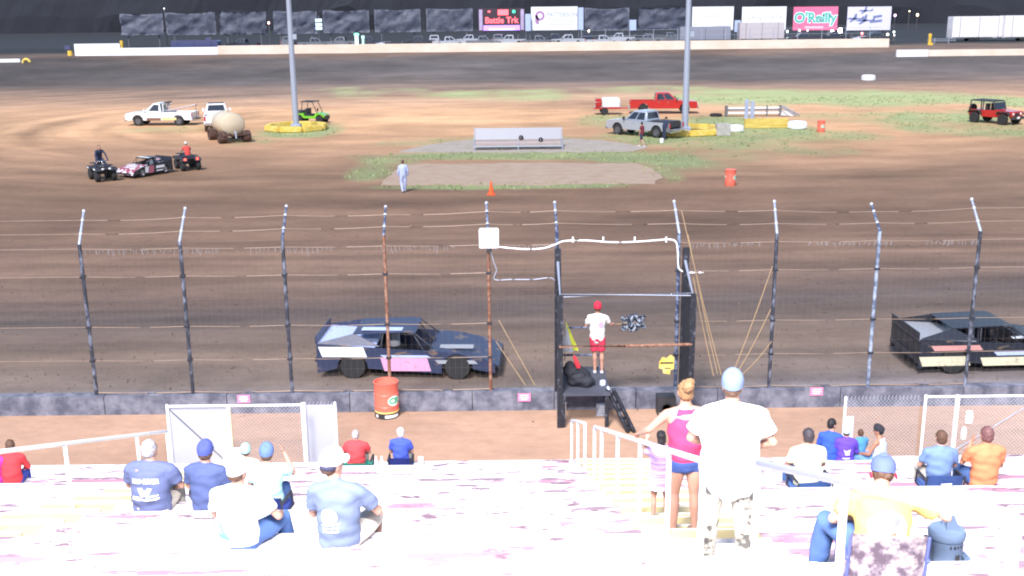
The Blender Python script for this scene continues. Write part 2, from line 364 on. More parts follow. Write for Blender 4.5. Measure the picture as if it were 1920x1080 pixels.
for a in [(700, 172, 110, 9, .35), (950, 178, 180, 10, .6), (1200, 168, 160, 8, .45), (1430, 182, 190, 15, 1), (1640, 185, 190, 15, 1), (1860, 188, 110, 14, 1), (1150, 228, 70, 12, .8), (1230, 258, 110, 14, .95), (1390, 245, 150, 24, 1.1), (1470, 262, 90, 10, .8), (1760, 222, 130, 12, .75), (1880, 245, 90, 14, .8), (1850, 215, 60, 10, .6),
          (560, 246, 66, 13, 1.2), (470, 262, 60, 10, .5), (330, 243, 90, 6, .45), (960, 291, 240, 8, 1.2), (740, 300, 60, 10, .6), (700, 322, 45, 14, .7), (970, 349, 230, 6, 1.15), (1270, 300, 70, 18, .75), (1240, 330, 50, 16, .6), (900, 266, 160, 9, .55), (1330, 300, 120, 26, .45), (410, 272, 60, 8, .35), (1180, 296, 110, 9, .9), (1640, 222, 150, 12, .6), (1800, 240, 150, 14, .6), (1560, 252, 90, 12, .55), (1500, 275, 140, 14, .45), (1330, 268, 110, 14, .7)]: ge(*a)
def grass(x, y):
    m = 0
    for cx, cy, rx, r0, r1, w in GR:
        dy = (y - cy) / (r0 if y < cy else r1); q = math.sqrt(((x - cx) / rx) ** 2 + dy * dy)
        if q < 1.5: m = max(m, w * min(1, max(0, (1.35 - q) / .7)))
    n = noise.fractal(V((x * .16, y * .09, 3)), .9, 2.1, 5) * .5 + noise.noise(V((x * .9, y * .5, 1))) * .16
    return min(1, max(0, m * 1.15 + n * 1.3 * (m > 0.02) - .12))
def build_ground():
    ys = []; y = -14.0
    while y < 21: ys.append(y); y += 1.0
    while y < 200: ys.append(y); y += max(.16, y * y * .00006 + .07)
    while y < 1500: ys.append(y); y *= 1.08
    bm = newbm(); cl = bm.loops.layers.float_color.new('Tone'); rows = []; NX = 300
    for y in ys:
        hw = max(40, y * .62 + 10); row = []
        if y > 205: hw = y * 1.5
        for i in range(NX + 1):
            x = -hw + 2 * hw * i / NX
            z = tz(x, y)
            if 26 < y < 185: z += noise.noise(V((x * .12, y * .3, 0))) * .035
            row.append(bm.verts.new((x, y, z)))
        rows.append(row)
    for A, B in zip(rows, rows[1:]):
        for i in range(NX): bm.faces.new((A[i], A[i + 1], B[i + 1], B[i]))
    cache = {}
    def colour(v):
        if v.index in cache: return cache[v.index]
        x, y = v.co.x, v.co.y
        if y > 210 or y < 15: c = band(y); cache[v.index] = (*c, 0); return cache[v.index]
        warp = noise.fractal(V((x * .02, y * .04, 9)), 1, 2, 3) * (1.0 + y * .06) if y > 25.3 else 0
        # the racing line swings towards the viewer at both ends
        bend = (max(0, -x - 18) / 40) ** 2 * 12 * min(1, max(0, (y - 35) / 20)) * (1 if y < 150 else 0)
        bend -= (max(0, x - 30) / 50) ** 2 * 8 * min(1, max(0, (y - 40) / 20)) * (1 if y < 140 else 0) * 0
        yy = max(25.3, y + warp) if y > 25.3 else y
        if y < 142: yy = min(yy, 147)
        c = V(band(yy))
        turn = min(1, max(0, (-x - 34 - max(0, 90 - y) * -.0 + noise.noise(V((x * .05, y * .05, 0))) * 8) / 22)) * min(1, max(0, (y - 48) / 16)) * min(1, max(0, (148 - y) / 16))
        c = c.lerp(V((.24, .155, .105)), turn * .7)
        tr = min(1, max(0, (x - 22 - (y - 45) * .45 + 8) / 14)) * min(1, max(0, (y - 44) / 12)) * min(1, max(0, (84 - y) / 14))
        c = c.lerp(V((.21, .135, .09)), tr * .7)
        if 25.3 < y < 186:      # tyre marks drawn out along the direction of travel
            ang = -.35 * turn
            xx = x * math.cos(ang) - y * math.sin(ang); y2 = x * math.sin(ang) + y * math.cos(ang)
            k = noise.fractal(V((xx * .05, y2 * .9 if y < 45 else y2 * .3 if y < 62 else y2 * .13, 5)), .8, 2.1, 5)
            k2 = noise.fractal(V((xx * .25, y2 * (1.4 if y < 45 else .5), 15)), .9, 2.1, 4)
            if 44 < y < 140 and abs(x) > 8:      # arcs left by cars sliding round the ends of the infield
                cx_ = -12 if x < 0 else 24; wa = min(1, max(0, (abs(x) - abs(cx_)) / 14)) * min(1, (y - 44) / 10)
                if (x < 0 or x > 24) and wa > 0:
                    r_ = math.hypot(x - cx_, (y - 96) * 1.15); th_ = math.atan2(y - 96, x - cx_)
                    ka = noise.fractal(V((th_ * 1.6, r_ * .33, 7)), .75, 2.1, 5); k = k * (1 - wa) + ka * 1.15 * wa; k2 *= 1 - .6 * wa
            c = c * (1 + .30 * k + .15 * k2)
            c = V([max(.02, q) for q in c])
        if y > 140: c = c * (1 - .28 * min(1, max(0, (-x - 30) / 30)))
        g = grass(x, y) if 45 < y < 150 else 0
        cache[v.index] = (*c, g); return cache[v.index]
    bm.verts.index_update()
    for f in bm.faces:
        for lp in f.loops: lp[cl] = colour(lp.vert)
    m = bpy.data.materials.new('clay_ground'); m.use_nodes = True; n = m.node_tree.nodes; l = m.node_tree.links; b = n['Principled BSDF']
    b.inputs['Roughness'].default_value = .85; b.inputs['Specular IOR Level'].default_value = .25
    at = n.new('ShaderNodeVertexColor'); at.layer_name = 'Tone'; tc = n.new('ShaderNodeTexCoord')
    def nz(sc, st, det=8, rough=.6):
        mp = n.new('ShaderNodeMapping'); mp.inputs['Scale'].default_value = st; l.new(tc.outputs['Object'], mp.inputs['Vector'])
        q = n.new('ShaderNodeTexNoise'); q.inputs['Scale'].default_value = sc; q.inputs['Detail'].default_value = det; q.inputs['Roughness'].default_value = rough; l.new(mp.outputs['Vector'], q.inputs['Vector']); return q.outputs['Fac']
    def ramp(s, lo, hi, a, c):
        r = n.new('ShaderNodeMapRange'); r.inputs[1].default_value = lo; r.inputs[2].default_value = hi; r.inputs[3].default_value = a; r.inputs[4].default_value = c; l.new(s, r.inputs[0]); return r.outputs[0]
    def mul(a, s):
        q = n.new('ShaderNodeVectorMath'); q.operation = 'SCALE'; l.new(a, q.inputs[0]); l.new(s, q.inputs['Scale']); return q.outputs[0]
    d = mul(at.outputs['Color'], ramp(nz(.3, (.6, 1.1, 1)), .3, .7, .84, 1.18)); d = mul(d, ramp(nz(3, (.7, 1.1, 1), 8, .75), .3, .7, .86, 1.15))
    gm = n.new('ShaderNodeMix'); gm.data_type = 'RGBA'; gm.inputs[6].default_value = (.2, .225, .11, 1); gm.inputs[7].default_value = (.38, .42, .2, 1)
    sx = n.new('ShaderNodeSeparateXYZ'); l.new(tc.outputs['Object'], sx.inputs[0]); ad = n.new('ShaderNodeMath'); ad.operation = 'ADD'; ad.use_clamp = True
    l.new(ramp(nz(.22, (1, 1.6, 1)), .35, .65, -.2, .25), ad.inputs[0]); l.new(ramp(sx.outputs['Y'], 66, 112, .02, .85), ad.inputs[1]); l.new(ad.outputs[0], gm.inputs[0])  # far grass paler: brightness under the pole lights painted into its colour
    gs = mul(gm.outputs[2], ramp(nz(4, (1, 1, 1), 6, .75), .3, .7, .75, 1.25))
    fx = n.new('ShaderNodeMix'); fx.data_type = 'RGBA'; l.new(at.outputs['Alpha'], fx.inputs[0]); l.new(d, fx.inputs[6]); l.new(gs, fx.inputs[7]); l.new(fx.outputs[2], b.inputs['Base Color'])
    bp = n.new('ShaderNodeBump'); bp.inputs['Strength'].default_value = .35; bp.inputs['Distance'].default_value = .05; l.new(nz(3, (.5, 2, 1), 8, .7), bp.inputs['Height']); l.new(bp.outputs['Normal'], b.inputs['Normal'])
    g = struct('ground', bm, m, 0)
    for p in g.data.polygons: p.use_smooth = True
build_ground()
def tufts():
    bm = newbm(); rg = random.Random(11); n = 0
    while n < 9000:
        y = 52 + 66 * rg.random() ** 1.3; x = rg.uniform(-.36, .52) * y * 1.05; g = grass(x, y)
        n += 1
        if g < .35 or rg.random() > g: continue
        for k in range(3):
            a = rg.uniform(0, PI); h = rg.uniform(.05, .15); w = rg.uniform(.04, .11); c = V((x + rg.gauss(0, .12), y + rg.gauss(0, .12), tz(x, y) + .0)); d = V((math.cos(a), math.sin(a), 0)) * w
            bm.faces.new([bm.verts.new(p) for p in (c - d, c + d, c + d * rg.uniform(-1, 1) + V((0, rg.gauss(0, .03), h)))])
    o = obj('grass_tufts', bm, mat('tuft_green', (.25, .29, .14), .9, var=.2, scale=.6), None, 0); o['kind'] = 'stuff'; o['label'] = 'short rough grass tufts in the infield'; o['category'] = 'grass'
tufts()
def clods():
    bm = newbm(); rg = random.Random(12)
    for k in range(5200):
        y = rg.choice((25.4, 28, 33, 37, 44)) + rg.gauss(0, 1.6); y = max(23.0, y) if rg.random() < .2 else max(25.2, y); x = rg.uniform(-.56, .56) * y; s = rg.uniform(.012, .045)
        c = V((x, y, tz(x, y) + s * .4)); v = [bm.verts.new(c + V((rg.gauss(0, 1), rg.gauss(0, 1), rg.uniform(-.5, 1))).normalized() * s * rg.uniform(.7, 1.3)) for _ in range(4)]
        for q in ((0, 1, 2), (0, 2, 3), (0, 3, 1), (1, 3, 2)): bm.faces.new([v[i] for i in q])
    o = obj('clay_clods', bm, mat('clod_clay', (.15, .1, .075), .95, var=.5, scale=2), None, 0); o['kind'] = 'stuff'; o['label'] = 'loose clay clods scattered over the front straight'; o['category'] = 'clay'
clods()
# concrete pads in front of the winners' stand
def pad(name, pts, m):
    bm = newbm(); P = [G(u, v) for u, v in pts]; Q = []
    for a_, b_ in zip(P, P[1:] + P[:1]):
        m_ = max(2, int((b_ - a_).length / .5))
        for k_ in range(m_): q = a_.lerp(b_, k_ / m_); Q.append((q.x + noise.noise(q * .9) * .22, q.y + noise.noise(q * .8 + V((9, 3, 0))) * .5))
    prism(bm, Q[::-1], -.1, .03, plane='XY'); struct(name, bm, m)
padm = mat2('dusty_concrete', (.29, .2, .14), (.36, .28, .215), .9, .3, .7, .95, (1, 1.6, 1)); padm2 = mat2('bare_concrete', (.27, .225, .19), (.36, .32, .28), .8, .3, .7, .95, (1, 1.6, 1))
pad('concrete_pad_rear', [(745, 286), (800, 272), (890, 261), (1056, 259), (1130, 264), (1215, 276), (1190, 284), (1040, 286)], padm2)
pad('concrete_pad_front', [(713, 347), (738, 322), (762, 309), (960, 306), (1190, 307), (1222, 316), (1245, 334), (1225, 345), (960, 348)], padm)
# ------------------------------------------------------------------ far side
def wall(name, label, y, u0, u1, h, m, cat='wall', bump=.0, th=.35, pieces=None):
    a, b = AD(u0, 97, y), AD(u1, 97, y); z = tz(0, y); bm = newbm()
    box(bm, ((a.x + b.x) / 2, y, z + h / 2 - .15), (b.x - a.x, th, h + .3))
    for v in bm.verts: v.co.y = y + (v.co.y - y) * (1.5 if v.co.z < z else 1)
    return tag(obj(name, bm, m), label, cat)
beige = mat2('beige_wall_paint', (.62, .5, .4), (.7, .6, .52), .25, .35, .65, .85, (1, 1, 2)); ww = mat2('white_wall_paint', (.72, .72, .76), (.8, .8, .84), .3, .3, .7, .8)
wall('trackside_wall', 'long low beige concrete wall behind the far straight', 178, 409, 1665, 1.35, beige)
wall('trackside_wall', 'white painted length of low wall left of the beige one', 178.1, 142, 408.5, 1.15, ww)
wall('wall_block', 'taller white wall block topping the left end of the white wall', 178.9, 141, 226, 1.85, ww)
wall('trackside_wall', 'short bright white barrier at far right beyond the wall gap', 168, 1681, 1740, 1.0, ww)
wall('trackside_wall', 'cream low barrier running out of the frame at far right', 168.1, 1741, 2150, .95, beige)
wall('trackside_wall', 'white low barrier piece at the far left edge', 172, -120, 36, .5, ww)
b = newbm()
for k in range(6): a = R(18 + k * 28); loft(b, [V((math.cos(a) * .55, 0, math.sin(a) * .55 - .1)), V((math.cos(a + .5) * .55, 0, math.sin(a + .5) * .55 - .1))], [.22, .22])
q = AD(48, 104, 171); tag(obj('tyre_half', xf(b, Matrix.Translation((q.x, 171, tz(0, 171) + .1))), M['yellow']), 'yellow half buried tyre at the far left beside the white barrier', 'tyre')
# panels on posts
tarp = mat2('grey_tarp', (.105, .115, .17), (.23, .25, .33), .5, .35, .72, .55, (1, 1, 2.2), .5); boardw = mat('board_white', (.78, .8, .86), .6, var=.03); boardp = mat('board_pink', (.78, .16, .3), .6, var=.1)
postm = mat('sign_post', (.1, .1, .12), .7)
def panel(u0, u1, v0, v1, y, m, name, label, cat, group, lit=0.0, wav=0.0, frame=True):
    a, b_ = AD(u0, v1, y), AD(u1, v0, y); cx = (a.x + b_.x) / 2; z0 = a.z; W = b_.x - a.x; Hh = b_.z - a.z
    t = thing(name, label, cat, (cx, y, tz(0, y)), 0, group); g0 = tz(0, y)
    bm = newbm()
    if wav:
        nx, nz_ = 26, 12; g = [[None] * (nz_ + 1) for _ in range(nx + 1)]
        for i in range(nx + 1):
            for j in range(nz_ + 1):
                x = -W / 2 + W * i / nx; z = z0 - g0 + Hh * j / nz_
                sag = -.25 * math.sin(PI * i / nx) ** 2 * (j / nz_) + noise.noise(V((x * .7 + u0, z, 1))) * .12 * (j in (0, nz_))
                g[i][j] = bm.verts.new((x, noise.fractal(V((x * .35 + u0, z * .45 - x * .2, 4)), .8, 2, 4) * wav, z + sag))
        for i in range(nx):
            for j in range(nz_): bm.faces.new((g[i][j], g[i + 1][j], g[i + 1][j + 1], g[i][j + 1]))
        r = bmesh.ops.solidify(bm, geom=list(bm.faces), thickness=.03)
    else: box(bm, (0, 0, z0 - g0 + Hh / 2), (W, .12, Hh))
    obj('tarp_sheet' if wav else 'board', bm, m, t, 60)
    for sx in (-.36, .36):
        bm = newbm(); box(bm, (sx * W, .45, (z0 - g0 + Hh * .9) / 2 - .2), (.25, .25, z0 - g0 + Hh * .9 + .4)); obj('post', bm, postm, t)
    return t, W, Hh, z0 - g0
tg = 'slack grey tarps strung over the sign frames'
for i, (u0, u1, v0, v1, l) in enumerate([(228, 305, 25, 66, 'leftmost grey tarp, crumpled along its bright top edge'), (313, 403, 23, 66, 'grey tarp second from the left with a creased bright top edge'), (413, 498, 21, 65, 'smooth grey tarp above the dark parked trailer, left of the striped lamp mast'),
                                         (514, 593, 20, 64, 'grey tarp behind the left light pole'), (607, 691, 18, 62, 'grey tarp just right of the left light pole'), (703, 788, 17, 61, 'creased grey tarp midway between light pole and scoreboard'), (800, 886, 15, 59, 'wrinkled grey tarp beside the scoreboard on its left'),
                                         (1096, 1180, 14, 56, 'grey tarp right of the white board with the purple P'), (1195, 1288, 13, 56, 'grey tarp with frayed top next to the right light pole')]):
    panel(u0, u1, v0, v1, 214, tarp, 'tarp_screen', l, 'tarp', tg, wav=.55)
def flat(bm, y=-.075): return xf(bm, Matrix.Translation((0, y, 0)) @ UPRIGHT)
# scoreboard
t, W, Hh, z0 = panel(898, 983, 15, 59, 213, mat('score_black', (.05, .03, .045), .5), 'scoreboard', 'lit scoreboard with red lettering, white side strips and a purple foot', 'scoreboard', None)
led = mat('led_red', (.7, .05, .06), .5, emit=(1, .1, .13), estr=1.5); ledg = mat('led_green', (.05, .6, .3), .5, emit=(.05, .9, .4), estr=1); ledp = mat('led_purple', (.35, .2, .7), .5, emit=(.4, .22, .95), estr=.75); ledw = mat('led_white', (.7, .65, .85), .5, emit=(.8, .7, 1), estr=.6)
b = newbm()
for x0, x1, zz, h in ((-.08, .15, .82, .17),): box(b, (W * (x0 + x1) / 2, -.08, z0 + Hh * zz), (W * (x1 - x0), .04, Hh * h * 1.4))
obj('lit_display', b, led, t)
obj('lettering', xf(text_bm('Battle Trk', Hh * .37, .03), Matrix.Translation((0, -.075, z0 + Hh * .47)) @ UPRIGHT @ Matrix.Diagonal((.98, 1, 1, 1))), led, t, 0)
b = newbm(); box(b, (0, -.08, z0 + Hh * .15), (W * .8, .05, Hh * .22)); obj('purple_strip', b, ledp, t)
b = newbm(); box(b, (0, -.12, z0 + Hh * .08), (W * .56, .04, Hh * .05)); obj('light_bar', b, ledw, t)
for sx in (-1, 1):
    b = newbm(); box(b, (sx * W * .455, -.08, z0 + Hh * .5), (W * .075, .05, Hh * .9)); obj('side_strip', b, mat('side_strip', (.45, .36, .55), .5, var=.3, scale=1.5), t)
b = newbm(); ell(b, (W * .27, -.1, z0 + Hh * .85), (.3, .06, .3), 12); obj('green_lamp', b, ledg, t)
b = newbm(); ell(b, (-W * .27, -.1, z0 + Hh * .86), (.26, .06, .2), 12); obj('red_lamp', b, led, t)
# advertising boards
bg = 'white and pink advertising boards on posts'
t, W, Hh, z0 = panel(996, 1083, 12, 57, 212, boardw, 'billboard', 'white advertising board with a purple P emblem and faint grey name', 'billboard', bg)
pm = mat('print_purple', (.4, .2, .42), .6); pg = mat('print_grey', (.42, .44, .56), .6); pf = mat('print_faint', (.62, .64, .74), .6)
bm = newbm(); pr = [(math.cos(a) * .9, math.sin(a) * .9) for a in [2 * PI * k / 24 for k in range(24)]]
for k in range(24):
    a, c = pr[k], pr[(k + 1) % 24]; f = .55; vs = [bm.verts.new((p[0] * s_, p[1] * s_, 0)) for p, s_ in ((a, 1), (c, 1), (c, f), (a, f))]; bm.faces.new(vs)
vs = [bm.verts.new(p) for p in ((-.9, .1, 0), (-.45, .1, 0), (-.2, -.6, 0), (-.2, -1.5, 0), (-.55, -1.6, 0), (-.9, -1.2, 0))]; bm.faces.new(vs)
obj('emblem', xf(bm, Matrix.Translation((-W * .31, -.075, z0 + Hh * .62)) @ UPRIGHT), pm, t, 0)
obj('lettering', xf(text_bm('PATTERSON', 1.15, .02), Matrix.Translation((W * .17, -.075, z0 + Hh * .65)) @ UPRIGHT @ Matrix.Diagonal((.92, 1, 1, 1))), pg, t, 0)
b = newbm()
for k, (x0, x1, zz) in enumerate(((-.16, .44, .46), (.02, .44, .36), (-.2, .44, .26))): box(b, (W * (x0 + x1) / 2, -.08, z0 + Hh * zz), (W * (x1 - x0), .02, .22))
obj('small_print', b, pf, t)
t, W, Hh, z0 = panel(1297, 1376, 12, 57, 212, boardw, 'billboard', 'white advertising board with a faded pink block, right of the light pole', 'billboard', bg)
b = newbm(); box(b, (-.3, -.08, z0 + Hh * .67), (W * .36, .02, Hh * .24)); obj('faded_block', b, mat('print_pale_pink', (.72, .64, .76), .6), t)
b = newbm()
for x0, x1, zz in ((-.46, .44, .13), (.05, .44, .2)): box(b, (W * (x0 + x1) / 2, -.08, z0 + Hh * zz), (W * (x1 - x0), .02, .2))
obj('small_print', b, pf, t)
t, W, Hh, z0 = panel(1390, 1475, 12, 57, 212, boardw, 'billboard', 'white advertising board lettered LA QUINTA in pale grey', 'billboard', bg)
obj('lettering', xf(text_bm('LA QUINTA', 1.0, .012, spacing=1.35), Matrix.Translation((W * .03, -.075, z0 + Hh * .54)) @ UPRIGHT), pg, t, 0)
b = newbm(); box(b, (W * .05, -.08, z0 + Hh * .1), (W * .62, .02, .2)); obj('small_print', b, pf, t)
t, W, Hh, z0 = panel(1486, 1572, 12, 57, 212, boardp, 'billboard', "pink advertising board reading O'Reilly in green on white", 'billboard', bg)
obj('lettering_outline', xf(text_bm("O'Reilly", 2.55, .2), Matrix.Translation((-.05, -.075, z0 + Hh * .52)) @ UPRIGHT), mat('print_mint', (.6, .85, .85), .6), t, 0)
obj('lettering', xf(text_bm("O'Reilly", 2.55, .04), Matrix.Translation((-.05, -.11, z0 + Hh * .52)) @ UPRIGHT), mat('print_green', (.08, .42, .36), .6), t, 0)
b = newbm(); box(b, (-.2, -.08, z0 + Hh * .12), (W * .42, .02, .42)); obj('small_print', b, mat('print_rose', (.85, .5, .6), .6), t)
t, W, Hh, z0 = panel(1587, 1672, 12, 57, 212, mat('board_lilac', (.64, .62, .78), .6, var=.06), 'billboard', 'pale lilac advertising board with dark aeroplane pictures and two lines of script', 'billboard', bg)
dk = mat('print_dark', (.16, .2, .38), .6); b = newbm()
def plane(b, cx, cz, s):
    for P in ([(-2, 0), (-1, .22), (2, .06), (2, -.1), (-1, -.25)], [(-.4, 0), (.1, 1.1), (.5, 1.1), (.4, 0)], [(-.3, 0), (-1.3, -.75), (-.8, -.8), (.5, -.05)], [(1.4, 0), (1.9, .55), (2.15, .55), (2, 0)]):
        vs = [b.verts.new((cx + x * s, -.08, cz + z * s)) for x, z in P]; b.faces.new(vs)
plane(b, -W * .33, z0 + Hh * .5, .85); plane(b, -W * .1, z0 + Hh * .42, .95); plane(b, -W * .1, z0 + Hh * .83, .7)
obj('aeroplanes', b, dk, t, 0)
b = newbm()
for x, z, w in ((.19, .56, .2), (.16, .36, .28)): hexa(b, [(W * x - W * w / 2, -.08, z0 + Hh * z - .25), (W * x + W * w / 2, -.08, z0 + Hh * z), (W * x + W * w / 2, -.09, z0 + Hh * z), (W * x - W * w / 2, -.09, z0 + Hh * z - .25), (W * x - W * w / 2, -.08, z0 + Hh * z + .2), (W * x + W * w / 2, -.08, z0 + Hh * z + .42), (W * x + W * w / 2, -.09, z0 + Hh * z + .42), (W * x - W * w / 2, -.09, z0 + Hh * z + .2)])
obj('script_lines', b, dk, t, 0)
# pale vertical banners by the boards, small white sign
for u0, u1, v0, v1, l in ((985, 995, 26, 58, 'narrow pale blue banner between scoreboard and white board'), (1084, 1094, 14, 56, 'narrow pale blue striped banner right of the white P board'), (1180, 1193, 37, 57, 'small white notice below the gap between two grey tarps'), (1377, 1389, 38, 60, 'small pale sheet in the gap between the faded board and the lettered one')):
    panel(u0, u1, v0, v1, 211, mat('banner_blue', (.42, .5, .74), .6, var=.15, scale=1), 'banner', l, 'banner', 'narrow banners between the boards')
# wooded ridge far off
def ridge():
    bm = newbm(); rows = []
    for j, (y, h) in enumerate(((330, 0), (334, .45), (340, .8), (352, 1), (380, 1.02), (440, .5))):
        rows.append([bm.verts.new((x, y + noise.noise(V((x * .03, j, 0))) * 8, tz(0, y) * .4 + h * (17 + 4 * noise.fractal(V((x * .012, 0, 3)), 1, 2, 3)) + (noise.fractal(V((x * .09, j * 2., 8)), 1, 2, 4) * 2.2 if h else 0))) for x in [-420 + 840 * i / 260 for i in range(261)]])
    for A, B in zip(rows, rows[1:]):
        for i in range(260): bm.faces.new((A[i], A[i + 1], B[i + 1], B[i]))
    o = obj('woodland', bm, mat2('night_foliage', (.009, .0105, .016), (.015, .017, .024), .12, .3, .7, 1, bump=0), None, 0); o['kind'] = 'stuff'; o['label'] = 'dark wooded ridge behind the far pits'; o['category'] = 'woods'
    cl = newbm()
    for k in range(0):
        x = random.uniform(-200, 220); y = random.uniform(300, 338); h = random.random() ** .6 * 16; s = random.uniform(.25, .7)
        c = V((x, y, tz(0, y) * .5 + h)); a = V([random.gauss(0, 1) for _ in range(3)]).normalized(); q = a.orthogonal().normalized(); w = a.cross(q)
        vs = [cl.verts.new(c + q * s * math.cos(t_) + w * s * .7 * math.sin(t_)) for t_ in [0, 1.3, 2.4, 3.6, 4.9]]; cl.faces.new(vs)
    me = bpy.data.meshes.new('leaf'); cl.to_mesh(me); bm2 = newbm(); bm2.from_mesh(o.data); bm2.from_mesh(me); bm2.to_mesh(o.data); bm2.free(); cl.free()
ridge()
# light poles in the infield
def light_pole(u, v, label, ringlabel, rr, gap=None, rz=0, uc=None):
    p = G(u, v); t = thing('light_pole', label, 'light pole', (p.x, p.y, 0), 0, 'tall light poles standing in the infield')
    b = newbm(); loft(b, [(0, 0, 0), (0, 0, 9), (0, 0, 22)], [.26, .21, .15], n=14, caps='flat'); obj('pole', b, M['galv'], t)
    b = newbm(); box(b, (0, 0, .3), (.75, .75, .6)); obj('base_block', b, mat2('pale_blue_base', (.3, .34, .45), (.42, .46, .56), 4, .4, .6, .8), t)
    for z in (17.5, 19, 20.5, 21.7):
        b = newbm(); box(b, (0, 0, z), (2.6, .12, .12)); cr = obj('cross_arm', b, M['galv'], t)
        for x in (-1.1, -.4, .4, 1.1): b = newbm(); loft(b, [(x, .05, z + .2), (x, -.25, z + .05)], [.18, .3], n=12, caps='flat'); obj('floodlight', b, M['aluminium'], cr)
    b = newbm(); box(b, (.32, 0, 7.6), (.3, .25, .4)); obj('fuse_box', b, M['galv'], t)
    c = G(uc or u, v - 3); t2 = thing('tyre_ring', ringlabel, 'barrier ring', (c.x, c.y, 0), 0, 'yellow rings around the light poles'); n = 8
    for k in range(n):
        if gap and k in gap: continue
        a = 2 * PI * k / n + rz; b = newbm(); box(b, (0, 0, .24), (rr * 2 * math.tan(PI / n) * .97, .5, .48)); bmesh.ops.bevel(b, geom=list(b.edges), offset=.08, segments=2, affect='EDGES')
        xf(b, Matrix.Rotation(a, 4, 'Z') @ Matrix.Translation((0, rr, 0))); obj('segment', b, M['yellow'], t2)
light_pole(556, 246, 'tall grey light pole rising from the yellow ring at left', 'octagonal yellow barrier ring around the left light pole', 2.25)
light_pole(1284, 252, 'tall grey light pole in front of the red crew cab pickup', 'yellow barrier ring around the right light pole, beside the silver pickup', 2.6, rz=.3, uc=1287)
# ------------------------------------------------------------------ catch fence, concrete wall
FY = 24.7
wm = mat2('dark_blue_wall', (.22, .22, .27), (.08, .085, .12), 2.4, .35, .6, .85, (1, 1, 1), .4, c3=(.15, .155, .2))
b = newbm(); x = -22.0; rw = random.Random(3)
while x < 22:
    w = 3.0 if x < -3 or x > 4 else 2.0
    box(b, (x + w / 2, FY, .24), (w - .02, .3, .48 + rw.uniform(-.012, .012))); x += w
for v in b.verts:
    if v.co.z > .4 and 2.35 < v.co.x < 5.0: pass
tag(obj('concrete_wall', b, wm), 'low dark blue stained concrete wall under the catch fence', 'wall')
b = newbm(); pts = []
for i in range(90): x = -20 + i * .45; pts.append(V((x, FY - .17, .47 + noise.noise(V((x, 0, 0))) * .02)))
fence = thing('catch_fence', 'tall wire catch fence with dark posts between track and walkway', 'fence', (0, FY, 0))
def fp(u, v): return AD(u, v, FY)
posts = [(185, 762, 148, 458, 157, 396, 'p'), (362, 757, 338, 452, 347, 391, 'p'), (548, 752, 530, 447, 537, 387, 'p'), (733, 748, 719, 441, 723, 388, 'r'), (922, 762, 914, 437, 912, 381, 'r'),
         (1049, 745, 1042, 435, 1040, 380, 'b'), (1268, 745, 1272, 437, 1264, 378, 'b'), (1440, 752, 1457, 437, 1452, 378, 'p'), (1625, 738, 1650, 433, 1634, 383, 's'), (1808, 738, 1838, 433, 1822, 374, 'p')]
mm = {'p': M['rusty_black'], 'r': M['rust'], 'b': M['bluepost'], 's': mat2('silvery_post', (.1, .13, .2), (.34, .4, .52), 5, .4, .6, .5)}
top = {}
for i, (u0, v0, u1, v1, u2, v2, k) in enumerate(posts):
    a = fp(u0, v0); a.z = 0; c = fp(u1, v1); a.x = (a.x + c.x) / 2; c.x = a.x + (c.x - a.x) * .4
    tip = AD(u2, v2, FY + .75); b = newbm(); r = .044 if k != 'r' else .04
    O = V((0, -FY, 0)); loft(b, [a + O, c + O], [r, r], n=12, caps='flat')
    p = obj('post', b, mm[k], fence, label='rust brown fence post' if k == 'r' else None)
    b = newbm(); loft(b, [c + O, tip + O], [r * .8, r * .6], n=10); obj('angled_arm', b, M['bluepost'] if i in (2, 3, 4, 5, 8) else M['galv'], p)
    for f in (.3, .72, 1): b = newbm(); q = c.lerp(tip, f) + O; ell(b, q, (.042, .042, .05), 8); obj('wire_clamp', b, M['aluminium'], p)
    for z in (1.35, 2.2, 3.45): b = newbm(); box(b, (a.x + (c.x - a.x) * z / 4.1, -.0, z), (.12, .12, .05)); obj('clamp_band', b, M['black'], p)
    top[i] = (a, c, tip)
def span(i, j, za, sag=.02, y=0.0, f=None):
    """a cable between two posts, f: height on the arm instead"""
    A, B = ((top[k][1].lerp(top[k][2], f) if f is not None else V((top[k][0].x, FY + y, za))) for k in (i, j))
    return [A.lerp(B, t / 8) + V((0, -FY, -sag * math.sin(PI * t / 8))) for t in range(9)]
b = newbm()
for f in (.3, .72):
    for i in range(9): tube(b, span(i, i + 1, 0, .03, f=f), .0085, 5)
for z in (4.13, 3.45, 2.2, 1.35, .52):
    for i in list(range(4)) + ([4] if z in (4.13,) else []) + [6, 7, 8]:
        tube(b, span(i, i + 1, z, .02), .009 if z != .52 else .018, 5)
for i in (0, 9):      # run on beyond the frame
    sg = -1 if i == 0 else 1
    for z in (4.13, 3.45, 2.2, 1.35): a = top[i][0]; tube(b, [V((a.x, 0, z)), V((a.x + sg * 4, 0, z))], .009, 5)
    for f in (.3, .72): a = top[i][1].lerp(top[i][2], f) - V((0, FY, 0)); tube(b, [a, a + V((sg * 4, 0, 0))], .0085, 5)
obj('cable', b, M['wire'], fence)
def meshpanel(x0, x1, z0, z1, px=.15, pz=.6, r=.0008):
    b = newbm(); x = x0
    while x <= x1: box(b, (x, .06, (z0 + z1) / 2), (r * 2, r * 2, z1 - z0)); x += px
    z = z0
    while z <= z1: box(b, ((x0 + x1) / 2, .065, z), (x1 - x0, r * 2, r * 2)); z += pz
    return b
obj('wire_mesh', meshpanel(-14, top[5][0].x, .45, 4.14), M['meshw'], fence)
obj('wire_mesh', meshpanel(top[6][0].x, 15, .45, 4.14), M['meshw'], fence)
b = newbm(); rt = random.Random(5)      # torn, hanging strip of finer netting along the top
